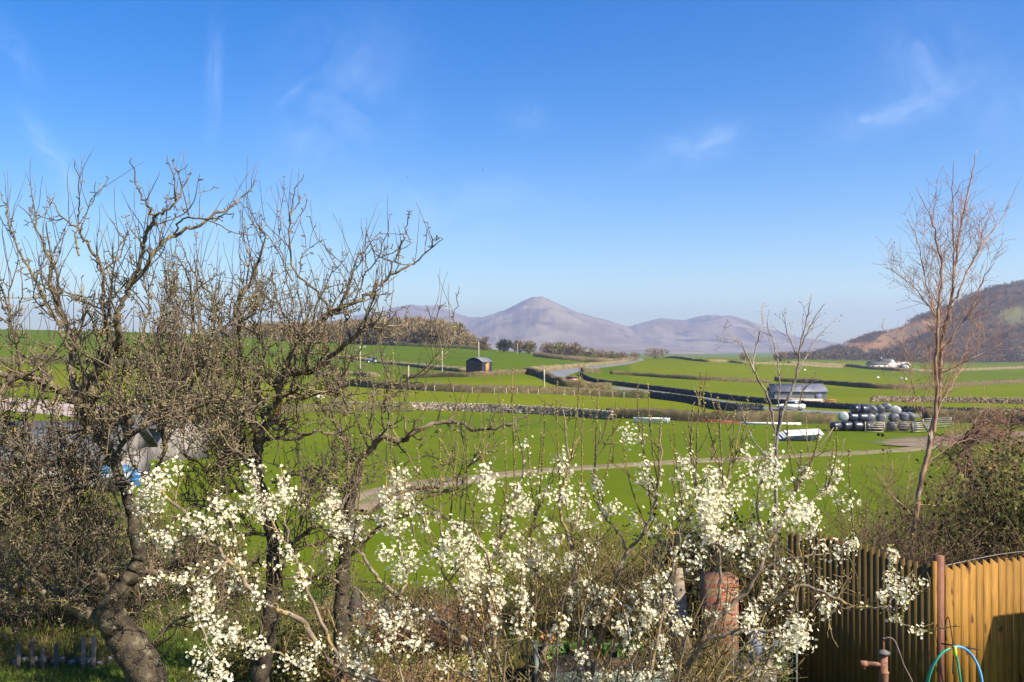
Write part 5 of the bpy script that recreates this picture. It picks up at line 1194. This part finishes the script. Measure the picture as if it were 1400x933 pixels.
def fence(label, a, b, mat, top, slope, step=.105, postmat=None):
    a, b = np.array(a, float), np.array(b, float); dv = nrm(b-a); L = np.linalg.norm(b-a); yaw = math.atan2(dv[1], dv[0]); f = frame(a, yaw)
    T = thing('timber_fence', label, 'fence', a); mb = MB(); n = int(L/step)
    for k in range(n):
        x0 = k*step; x1 = x0+step*(.999 if slope < 0 else 1.0); zt_ = np.interp(x0/L, [q for q, _ in top], [z for _, z in top])+R.uniform(-.006, .006); zl, zr = (zt_, zt_-slope) if slope > 0 else (zt_+slope, zt_)
        t0, t1 = (.017, .012) if slope > 0 else (.015, .015); y = -.012*(1)
        v = [f(x0, y-t0, 0), f(x1, y-t1, 0), f(x1, .0, 0), f(x0, .0, 0), f(x0, y-t0, zl), f(x1, y-t1, zr), f(x1, 0, zr), f(x0, 0, zl)]
        if slope > 0: o_ = R.uniform(0, .002)
        else: o_ = .0
        v = [q+(f(0, o_, 0)-f(0, 0, 0)) for q in v]
        mb.add(v, [np.array([[3,2,1,0],[4,5,6,7],[0,1,5,4],[1,2,6,5],[2,3,7,6],[3,0,4,7]])])
    mb.build('boards', mat, T)
    for z in (.4, 1.0, 1.6): mb = MB(); mb.bar(f(0, .06, z), f(L, .06, z), .04, .085); mb.build('rail', mat, T)
    for x in np.arange(0, L+.1, 1.8):
        mb = MB(); mb.bar(f(x, .14, 0), f(x, .14, 1.85), .1, .1); mb.build('post', mat, T)
PX0 = np.array([4.97, 10.6, 0.]); A0 = np.array([3.67, 12.05, 0]); B0 = np.array([(1470-700)/F*11.15, 11.15, 0])
fence('olive brown timber fence, its shade put into the colour, left of the red post', A0, PX0+[-.06, .03, 0], M['fence_shaded'], [(0, 2.02), (.2, 2.05), (.5, 2.0), (.85, 1.90), (1, 1.86)], -.085, .078)
fence('bright honey coloured timber fence in sun right of the red post', PX0+[.08, .03, 0], B0, M['fence_honey'], [(0, 1.885), (.08, 1.89), (.15, 1.915), (.3, 1.925), (1, 1.94)], .075, .107)
T = thing('fence_post', 'reddish timber post where the two fences meet', 'post', PX0)
mb = MB(); mb.box(PX0+[0, 0, 1.0], (.085, .085, 2.0), .5); mb.build('post_shaft', M['post_red'], T)
mb = MB(); mb.box(PX0+[-.072, -.03, .97], (.03, .06, 1.94), .5); mb.build('cover_strip', M['fence_honey'], T)
mb = MB(); mb.tube(spline([PX0+[.06, .06, 1.86], (PX0+B0)/2+[0, .06, 1.95], B0+[0, .06, 1.955]], 6), .0035, 5); tag(mb.build('wire', M['galv']), 'taut pale wire along the top of the sunlit fence', 'wire')
# hose, hook and cable on the post
HP = PX0+[.06, -.18, 0]; T = thing('garden_hose', 'green and blue garden hose coiled over a hook on the fence post', 'hose', HP)
hc = P(1304, 930, 10.35); M['hose_green'] = nmat('green_hose', (.02, .22, .13), (.04, .34, .22), 4, rough=.35, spec=.5); M['hose_blue'] = nmat('blue_hose', (.05, .20, .48), (.14, .42, .66), 3, rough=.35, spec=.5)
def loop(c, rx, rz, a0, a1, n=30, dy=0., tw_=.05): 
    a = np.radians(np.linspace(a0, a1, n)); return np.stack([c[0]+rx*np.cos(a), c[1]+dy+tw_*np.sin(a*2), c[2]+rz*np.sin(a)], -1)
MB().tube(loop(hc, .30, .37, 100, 285, 30), .014, 8).build('hose_green_loop', M['hose_green'], T, smooth=True)
MB().tube(loop(hc+[-.03, -.02, -.02], .27, .40, 110, 250, 30), .014, 8).build('hose_green_loop', M['hose_green'], T, smooth=True)
MB().tube(loop(hc+[.01, -.02, 0], .30, .385, 98, -70, 30), .015, 8).build('hose_blue_loop', M['hose_blue'], T, smooth=True)
MB().tube(spline([hc+[-.02, -.05, .38], hc+[.02, -.06, .2], hc+[.06, -.06, -.1], hc+[.10, -.05, -.42]], 6), .013, 8).build('hose_end', M['hose_green'], T, smooth=True)
MB().lathe(hc+[-.015, -.06, .29], [(.015, 0), (.024, .01), (.024, .06), (.018, .075), (.018, .11)], 12).build('connector', plain('yellow_connector', (.45, .6, .05), .4), T)
T = thing('hose_hook', 'thin black iron hook on the red fence post', 'hook', PX0)
k = PX0+[-.01, -.10, 0]; z0 = hc[2]+.38
MB().tube(spline([k+[.05, 0, z0+.02], k+[.03, -.02, z0+.2], k+[.06, -.02, z0+.30], k+[.09, -.02, z0+.18], k+[.10, -.06, z0-.05], k+[.10, -.05, z0-.35]], 8), .006, 6).build('wire_loop', M['rubber'], T)
MB().bar(k+[0, .02, z0-.02], k+[.34, -.16, z0-.03], .014).build('bracket', M['rubber'], T)
# iron pump / standpipe
g = P(1208, 0, 9.6)*[1, 1, 0]; ztop = P(0, 893, 9.6)[2]; M['rust_pipe'] = nmat('rusted_iron', (.17, .075, .045), (.27, .13, .08), 12, (.10, .05, .04), 25, rough=.85, bump=.4)
T = thing('hand_pump', 'rust brown iron standpipe with a spout in front of the fence', 'pump', g)
MB().lathe(g, [(.048, 0), (.048, ztop-.22), (.052, ztop-.21), (.058, ztop-.2), (.042, ztop-.19), (.042, ztop-.01)], 16).build('pipe', M['rust_pipe'], T, smooth=False)
MB().lathe(g+[0, 0, ztop-.012], [(.045, 0), (.066, .006), (.066, .022), (.03, .04), (.008, .05)], 16).build('cap', nmat('grey_iron', (.10, .085, .08), (.16, .14, .13), 9, rough=.7), T)
mb = MB(); mb.tube([g+[-.04, 0, ztop-.12], g+[-.21, -.02, ztop-.105]], .026, 10); mb.lathe(g+[-.215, -.02, ztop-.105], [(.03, -.03), (.032, .035), (.02, .04)], 12, (-1, 0, 0)); mb.tube([g+[-.215, -.02, ztop-.12], g+[-.215, -.02, ztop-.165]], .018, 8); mb.build('spout', M['rust_pipe'], T)
MB().tube([g+[0, 0, ztop+.03], g+[0, 0, ztop+.165]], .008, 6).build('rod', M['rust_pipe'], T)
for o_ in (0, .02): MB().tube(spline([g+[.0, -.01, ztop+.15], g+[.05, -.01-o_, ztop+.165+o_*.3], g+[.11, -.02, ztop+.13], g+[.15, -.02-o_, ztop+.02], g+[.21, -.02, ztop-.13], g+[.30, 0, ztop-.30], g+[.33, 0, ztop-.45]], 8), .007, 6).build('cable', nmat('grey_cable', (.14, .10, .09), (.2, .16, .14), 5), T)

# added unseen shed shape right of the frame, built to shadow the sunlit fence
def fpt(px, py):
    n = np.array([-(B0-PX0)[1], (B0-PX0)[0]]); r = np.array([(px-700)/F, 1]); d = np.dot(n, PX0[:2])/np.dot(n, r); return P(px, py, d)
pa, pb = fpt(1354, 845), fpt(1332, 936); sd_ = SUN
a1 = pa+sd_*2.3; b1 = pb+sd_*1.25; ex = np.array([*(nrm((B0-PX0)[:2])*3.0), 0.06])
T = thing('shed', 'added shed shape out of view that shadows the sunlit fence', 'shed', a1*[1, 1, 0])
mir = b1+2*np.array([a1[0]-b1[0], a1[1]-b1[1], 0])
MB().prism([a1, b1, b1+[.02, 0, -.05], a1+[0, 0, -.08], mir+[.02, 0, -.05], mir], None, ex).build('roof', M['slate'], T)
i_ = .14; b2, m2 = b1*(1-i_)+mir*i_, mir*(1-i_)+b1*i_; zz_ = b1[2]*(1-2*i_)+a1[2]*2*i_-.12
c_ = [np.array([b2[0], b2[1], 0]), np.array([m2[0], m2[1], 0]), np.array([m2[0], m2[1], zz_]), np.array([a1[0], a1[1], a1[2]-.12]), np.array([b2[0], b2[1], zz_])]
MB().prism([q+nrm(ex)*.15 for q in c_], None, ex*.9).build('wall', M['fence_shaded'], T)

# ------------------------------------------------------------------ shrubs and hedges of the garden
M['twig_brown'] = nmat('shrub_twig_brown', (.085, .055, .036), (.16, .105, .065), 4, rough=.95, isl=.35)
M['twig_red'] = nmat('shrub_twig_red', (.16, .088, .058), (.28, .16, .105), 4, rough=.95, isl=.35)
M['twig_olive'] = nmat('shrub_twig_olive', (.12, .09, .035), (.22, .165, .065), 4, rough=.95, isl=.35)
M['leaf_moss'] = nmat('mossy_leaf', (.055, .065, .012), (.13, .13, .03), 2.5, (.20, .17, .03), 5, rough=.8, isl=.45, trans=.2)
M['leaf_dark'] = nmat('dark_leaf', (.012, .018, .007), (.030, .045, .014), 2.5, rough=.6, isl=.45)
M['leaf_brown'] = nmat('dry_leaf', (.12, .075, .03), (.22, .145, .06), 3, rough=.9, isl=.4, trans=.15)
M['leaf_olive'] = nmat('olive_leaf', (.08, .075, .02), (.16, .14, .035), 3, (.22, .20, .04), 6, rough=.8, isl=.4, trans=.2)
M['leaf_conifer'] = nmat('conifer_spray', (.05, .058, .014), (.12, .125, .032), 2, (.20, .15, .035), 4, rough=.8, isl=.4)
def shrub(name, label, px, d, wpx, h, stem, leaf, ns=60, nl=1500, ls=(.02, .045), depth=1.0, cat='shrub', lean=.6, z0=0, shape=1., sub=6, rr=.006, group=None, gz=None):
    x = (px-700)/F*d; w_ = wpx/F*d; gz = float(zt(x, d)) if gz is None else gz; base = np.array([x, d, gz]); T = thing(name, label, cat, base, group)
    polys = []; tp = []
    for _ in range(ns):
        u_ = R.uniform(-1, 1); v_ = R.uniform(-1, 1)
        b = base+[u_*w_*.38, v_*depth*.38, -.05]
        hh = h*R.uniform(.6, 1.0)*(1-.45*abs(u_)**2*shape)
        q = branch(b, np.array([u_*lean*.5+R.normal(0, .25), v_*lean*.5+R.normal(0, .2), 1]), hh, rr*R.uniform(.7, 1.5), .0028, 9, .12, .04); polys.append(q)
        for _k in range(sub):
            i = R.integers(2, 8); q2 = branch(q[0][i], perp(nrm(q[0][i]-q[0][i-1]))*.8+[0, 0, .45], h*R.uniform(.10, .38), rr*.55, .0024, 6, .18, .04); polys.append(q2); tp.append(q2[0])
            if R.random() < .8: q3 = branch(q2[0][R.integers(2, 5)], R.normal(0, .7, 3)+[0, 0, .4], h*R.uniform(.06, .2), .0035, .0022, 4, .2, .03); polys.append(q3); tp.append(q3[0])
    v, f = tubes(polys, 3); obj('stems', v, f, stem, T)
    if nl:
        tp = np.vstack(tp); c = tp[R.integers(0, len(tp), nl)]+R.normal(0, .03, (nl, 3)); v, f = leaves(c, R.uniform(*ls, nl)*1.0); obj('foliage', v, [f], leaf, T)
    return T
# left: dark hedge behind the apple tree, tangle in front of the yard
shrub('hedge', 'dark leafy hedge behind the lichened apple trunk at the bottom left', 60, 14.6, 330, 1.85, M['twig_brown'], M['leaf_dark'], 150, 7500, (.03, .07), 1.1, 'hedge', shape=.2, rr=.009)
shrub('bramble_thicket', 'dark tangled thicket between the stone barn and the hedge', 60, 17, 270, 2.5, M['twig_brown'], M['leaf_dark'], 150, 5200, (.03, .06), 1.5, 'thicket', shape=.3, rr=.009)
shrub('bramble_thicket', 'brown twiggy thicket behind the second apple trunk', 275, 16.5, 190, 1.45, M['twig_brown'], M['leaf_olive'], 80, 2200, (.03, .06), 1.2, 'thicket', shape=.4, rr=.008)
shrub('shrub', 'mossy green mound below the second apple tree', 395, 12.2, 200, .95, M['twig_olive'], M['leaf_moss'], 110, 5200, (.025, .06), 1.1, shape=.5)
shrub('shrub', 'low brown twiggy shrub left of centre at the garden edge', 500, 13.2, 150, .95, M['twig_red'], M['leaf_brown'], 90, 2200, (.02, .05), 1.0, shape=.4)
shrub('shrub', 'dry russet shrub in the middle of the garden edge', 610, 13.4, 150, 1.05, M['twig_red'], M['leaf_brown'], 90, 1900, (.02, .05), 1.0, shape=.4)
shrub('shrub', 'yellowish twiggy shrub beside the dark stump', 470, 11.8, 130, .75, M['twig_olive'], M['leaf_moss'], 60, 1300, (.02, .045), .8)
shrub('shrub', 'low reddish stems at the bottom centre behind the plum', 560, 10.4, 260, .95, M['twig_red'], M['leaf_brown'], 100, 2400, (.02, .05), .9, shape=.3)
shrub('shrub', 'green weedy patch of shoots below the russet shrub', 600, 11.6, 180, .55, M['twig_olive'], M['bud_green'], 60, 2300, (.02, .05), .9, shape=.3)
shrub('shrub', 'tall olive twiggy bush behind the plum at the centre', 800, 14.4, 190, 2.0, M['twig_olive'], M['leaf_olive'], 160, 3000, (.02, .045), 1.5, shape=.7, sub=8)
shrub('shrub', 'olive twiggy bush right of the tallest centre bush', 890, 14.0, 110, 1.55, M['twig_olive'], M['leaf_olive'], 80, 1500, (.02, .04), 1.1, shape=.6, sub=7)
shrub('conifer', 'dark evergreen bush behind the densest plum blossom', 962, 14.3, 80, 2.35, M['twig_brown'], M['leaf_dark'], 70, 5200, (.03, .08), .9, 'evergreen', shape=.5)
shrub('shrub', 'ivy dark bush against the left end of the shaded fence', 1040, 13.6, 110, 2.05, M['twig_brown'], M['leaf_dark'], 80, 2600, (.03, .07), .8, shape=.4)
shrub('shrub', 'yellow green leafy shrub in the plum blossom at the right', 1075, 12.8, 120, 2.5, M['twig_olive'], M['leaf_olive'], 60, 1700, (.02, .045), .8, shape=.5)
shrub('shrub', 'brown twiggy shrub in front of the red brick pier', 985, 11.0, 130, 1.2, M['twig_olive'], M['leaf_olive'], 70, 700, (.015, .035), .5, shape=.4, sub=7)
# right: behind the fence
shrub('shrub', 'grey brown twiggy shrub behind the shaded fence', 1190, 13.6, 110, 2.55, M['twig_brown'], M['leaf_brown'], 90, 500, (.015, .03), 1.2, shape=.6, sub=9, rr=.007)
shrub('shrub', 'thin brown twiggy shrub around the foot of the birch', 1278, 14.4, 150, 2.85, M['twig_brown'], M['leaf_brown'], 100, 500, (.015, .03), 1.3, shape=.6, sub=9, rr=.007)
shrub('shrub', 'low tangle of brown twigs behind the red fence post', 1320, 12.9, 190, 2.15, M['twig_brown'], M['leaf_olive'], 120, 1500, (.02, .04), 1.0, shape=.2, sub=8)
shrub('conifer', 'olive green conifer above the sunlit fence at the right edge', 1405, 14.0, 150, 3.3, M['twig_olive'], M['leaf_conifer'], 150, 15000, (.03, .08), 1.2, 'conifer', shape=.3, sub=8)
# thorn tree with a leaning dark trunk and a dense reddish crown
D7 = 16.0; base = P(1350, 0, D7)*[1, 1, 0]
tr_ = trace([(1352, 820), (1350, 760), (1345, 715), (1337, 680), (1328, 650), (1322, 620)], D7, D7, .12, .06, 5, .02, .03)
L = [([(1340, 690), (1350, 660), (1358, 630), (1365, 600)], D7, D7+.3, .05, .01), ([(1330, 655), (1310, 640), (1295, 620), (1280, 612)], D7, D7-.3, .035, .008),
     ([(1324, 625), (1330, 595), (1345, 575), (1360, 565)], D7, D7+.2, .04, .008), ([(1355, 640), (1385, 620), (1420, 600)], D7, D7-.3, .035, .008),
     ([(1335, 600), (1300, 600), (1275, 590)], D7, D7+.5, .02, .006), ([(1360, 605), (1390, 575), (1420, 560)], D7+.3, D7, .03, .008), ([(1345, 690), (1375, 660), (1410, 650)], D7, D7-.5, .03, .008), ([(1326, 640), (1318, 600), (1340, 580)], D7, D7-.6, .03, .006)]
limbs = [trace(a, d0, d1, r0, r1, 5, .02, .15) for a, d0, d1, r0, r1 in L]
tw = []; lv = []
for l in limbs:
    for b, tn, r, fr in along(l, .1, 1, .035):
        q = branch(b, perp(tn)*.9+tn*.3+[0, 0, .1], R.uniform(.3, .85), .009, .0032, 7, .22, .0); px, py = proj(q[0][-1])
        if px > 1262 and py > np.interp(px, [1262, 1300, 1330, 1360, 1420], [600, 585, 562, 552, 545]) and py < 730: tw.append(q); lv.append(q)
for l in lv:
    for b, tn, r, fr in along(l, .1, 1, .06): tw.append(branch(b, perp(tn)*.8+tn*.5, R.uniform(.10, .35), .005, .0028, 5, .2, .0))
build_tree('thorn_tree', 'dense reddish brown thorn tree on a dark leaning trunk at the right edge', 'tree', base, [tr_], limbs, tw, [q[0][-1] for q in tw[::3]], [M['bark_far'], M['twig_red'], M['bud']])

# ------------------------------------------------------------------ garden clutter
M['bed_board'] = nmat('grey_green_board', (.075, .095, .075), (.14, .165, .13), 4, rough=.85)
M['soil'] = nmat('bed_soil', (.030, .018, .012), (.06, .04, .025), 8, rough=1, bump=.8)
T = thing('raised_bed', 'raised vegetable bed edged with grey green boards', 'raised bed', P(825, 0, 11.5)*[1, 1, 0])
xa, xb = P(735, 0, 11)[0], P(915, 0, 11)[0]
for y, z in ((11.0, .50), (12.3, .42)): MB().box(((xa+xb)/2, y, z/2), (xb-xa, .05, z), .03).build('board', M['bed_board'], T)
for x in (xa, xb): MB().box((x, 11.65, .24), (.05, 1.26, .48), .0).build('board', M['bed_board'], T)
MB().box(((xa+xb)/2, 11.65, .2), (xb-xa-.06, 1.22, .4)).build('soil', M['soil'], T)
M['cabbage'] = nmat('cabbage_leaf', (.045, .11, .02), (.12, .22, .05), 5, rough=.6, isl=.35, trans=.15)
for k in range(7):
    c = np.array([xa+.25+k*.22+R.normal(0, .03), 11.95+R.normal(0, .1), .40]); n = 26
    a = R.uniform(0, 6.28, n); tl = R.uniform(.2, 1.3, n); dd = np.stack([np.cos(a)*np.sin(tl), np.sin(a)*np.sin(tl), np.cos(tl)], -1)
    v, f = leaves(c+dd*.02, R.uniform(.09, .17, n), dd, .42); tag(obj('cabbage_plant', v, [f], M['cabbage']), 'leafy green vegetable plant growing in the raised bed', 'plant', 'vegetables in the raised bed')
hp = spline([P(865, 925, 10.93), P(862, 880, 10.93), P(857, 846, 10.97), P(849, 826, 11.05), P(836, 816, 11.2), P(822, 815, 11.5), P(810, 822, 11.8), P(803, 842, 12.05), P(800, 890, 12.2)], 6)
tag(MB().tube(hp, .008, 8).build('hoop', M['white_paint'], smooth=True), 'white plastic hoop arched over the raised bed', 'hoop')
g = P(748, 0, 12.8)*[1, 1, 0]+[0, 0, P(0, 887, 12.8)[2]]; T = thing('terracotta_pot', 'small orange terracotta pot behind the raised bed', 'pot', g); tc_ = nmat('terracotta', (.42, .13, .05), (.52, .19, .08), 8)
MB().lathe(g, [(.055, 0), (.085, .13), (.07, .135), (.06, .05)], 18).build('body', tc_, T); MB().lathe(g+[0, 0, .13], [(.083, 0), (.095, .004), (.097, .04), (.082, .042), (.08, .0)], 18).build('rim', tc_, T)
MB().box(g+[0, 0, -g[2]/2-.005], (.3, .3, g[2]-.01)).build('plinth', M['rough_stone'], None); o = bpy.data.objects['plinth']; tag(o, 'rough stone block under the terracotta pot', 'stone block')
# brick pier
M['brick'] = None
m, t = new_mat('red_brick'); tx = t.n('ShaderNodeTexBrick'); tcx = t.n('ShaderNodeTexCoord')
sx = t.n('ShaderNodeSeparateXYZ'); t.l(t.pos(), sx.inputs[0]); cb = t.n('ShaderNodeCombineXYZ'); t.l(t.m('ADD', sx.outputs[0], sx.outputs[1]), cb.inputs[0]); t.l(sx.outputs[2], cb.inputs[1])
t.l(cb.outputs[0], tx.inputs['Vector']); tx.inputs['Color1'].default_value = (.27, .07, .036, 1); tx.inputs['Color2'].default_value = (.19, .09, .05, 1); tx.inputs['Mortar'].default_value = (.2, .165, .13, 1)
tx.inputs['Scale'].default_value = 1; tx.inputs['Mortar Size'].default_value = .010; tx.inputs['Brick Width'].default_value = .27; tx.inputs['Row Height'].default_value = .10
finish(t, t.mix(t.ramp(t.noise(t.pos(), 9, 5), .52, .66), tx.outputs[0], (.20, .16, .07)), .9, tx.outputs['Fac'], -.4, .01); M['brick'] = m
zt_ = P(0, 792, 12.1)[2]; g = P(988, 0, 12.1)*[1, 1, 0]; T = thing('brick_pier', 'old red brick pier behind the plum branches', 'brick pier', g)
MB().box(g+[0, .2, zt_/2], (.42, .36, zt_), .05).build('brickwork', M['brick'], T)
# weathered boards, bucket, mesh
M['old_wood'] = nmat('weathered_wood', (.15, .115, .078), (.26, .205, .145), 5, rough=.95, stretch=(1, 1, 6))
T = thing('board_stack', 'grey weathered boards leaning left of the brick pier', 'boards', P(928, 0, 12.2)*[1, 1, 0])
for k in range(4): MB().bar(P(940-9*k, 905, 12.2+.05*k), P(925-7*k, 777+9*k, 12.5+.05*k), .16, .03).build('board', M['old_wood'], T)
zb = P(0, 906, 11.6)[2]; g = P(1034, 0, 11.6)*[1, 1, 0]+[0, 0, zb]; T = thing('bucket', 'tall blue grey plastic bucket beside the brick pier', 'bucket', g); bk = plain('blue_grey_plastic', (.20, .22, .30), .5)
MB().lathe(g, [(.085, 0), (.115, .38), (.105, .38), (.08, .03)], 20).build('body', bk, T, smooth=False); MB().lathe(g+[0, 0, .37], [(.115, 0), (.124, .005), (.124, .025), (.113, .03)], 20).build('rim', bk, T)
MB().box(g+[0, 0, -zb/2-.004], (.4, .4, zb-.008)).build('slab', M['rough_stone']); tag(bpy.data.objects['slab'], 'flat stone block under the blue grey bucket', 'stone block')
T = thing('wire_mesh', 'green wire mesh panel in front of the blue grey bucket', 'mesh', P(1030, 0, 11.2)*[1, 1, 0]); mb = MB(); x0, x1 = P(1003, 0, 11.2)[0], P(1090, 0, 11.2)[0]
for x in np.linspace(x0, x1, 14): mb.bar((x, 11.2, 0), (x, 11.2, .8), .003)
for z in np.linspace(.1, .8, 9): mb.bar((x0, 11.2, z), (x1, 11.2, z), .003)
mb.build('wires', plain('green_wire', (.02, .10, .07), .6), T)
for x in (x0, x1): MB().tube([(x, 11.22, 0), (x, 11.22, .84)], .010, 6).build('post', M['galv'], T)
# dark stump, lawn stakes, edging stones
g = P(486, 0, 13.0)*[1, 1, 0]; tag(MB().lathe(g, [(.19, -.05), (.16, .2), (.13, .5), (.10, .75), (.05, .93), (.01, .98)], 12).build('stump', M['bark_far']), 'dark pointed tree stump among the garden shrubs', 'stump')
for k, (px, h, lb) in enumerate([(25, .36, 'short dark stake at the lawn edge, first from the left'), (44, .42, 'short dark stake at the lawn edge, second from the left'), (60, .30, 'thick short stake at the lawn edge, third from the left'), (77, .34, 'leaning short stake at the lawn edge, fourth from the left'), (113.5, .44, 'pale short stake at the lawn edge, left of the pair'), (128, .44, 'pale short stake at the lawn edge, right of the pair')]):
    g = P(px, 0, 12.55)*[1, 1, 0]; tag(MB().tube([g-[0, 0, .1], g+[R.normal(0, .02), 0, h]], [.032, .028], 7).build('stake', M['old_wood'] if k > 3 else M['bark_far']), lb, 'stake', 'stakes along the lawn edge')
cs = []; 
for px in np.arange(20, 200, 13): cs.append(P(px, 0, 12.75+R.normal(0, .06))*[1, 1, 0]+[0, 0, .03])
for c in cs:
    v, f = rocks(np.array([c]), R.uniform(.05, .11, (1, 3)), R.uniform(0, 3, 1), .3); tag(obj('edging_stone', v, [f], M['rough_stone']), 'small grey stone lying along the edge of the lawn', 'stone', 'stones edging the lawn')
# grass
def grass(name, x0, x1, y0, y1, n, h, mat):
    c = np.stack([R.uniform(x0, x1, n), R.uniform(y0, y1, n), np.zeros(n)], -1); c[:, 2] = zt(c[:, 0], c[:, 1])
    hh = R.uniform(.5, 1.2, n)[:, None]*h; d = nrm(R.normal(0, .35, (n, 3))*[1, 1, 0]+[0, 0, 1]); e = nrm(np.cross(d, R.normal(0, 1, (n, 3))))*hh*.07
    v = np.stack([c-e, c+e, c+d*hh], 1); return tag(obj(name, v.reshape(-1, 3), [np.arange(n*3).reshape(-1, 3)], mat), kind='stuff')
M['grass_lawn'] = nmat('lawn_blade', (.15, .21, .015), (.25, .30, .03), 1.5, rough=.7, isl=.3, trans=.3)
M['grass_rough'] = nmat('rough_blade', (.06, .10, .014), (.13, .155, .03), 1.2, (.2, .15, .06), 2, rough=.8, isl=.4, trans=.3)
grass('lawn_grass', -8.2, -3.5, 10.8, 12.7, 26000, .035, M['grass_lawn'])
tag(bpy.data.objects['lawn_grass'], 'short bright lawn grass at the bottom left corner', 'grass')
grass('rough_grass', -8, 7.5, 11.2, 17.5, 42000, .13, M['grass_rough']); tag(bpy.data.objects['rough_grass'], 'rough garden grass between the shrubs', 'grass')
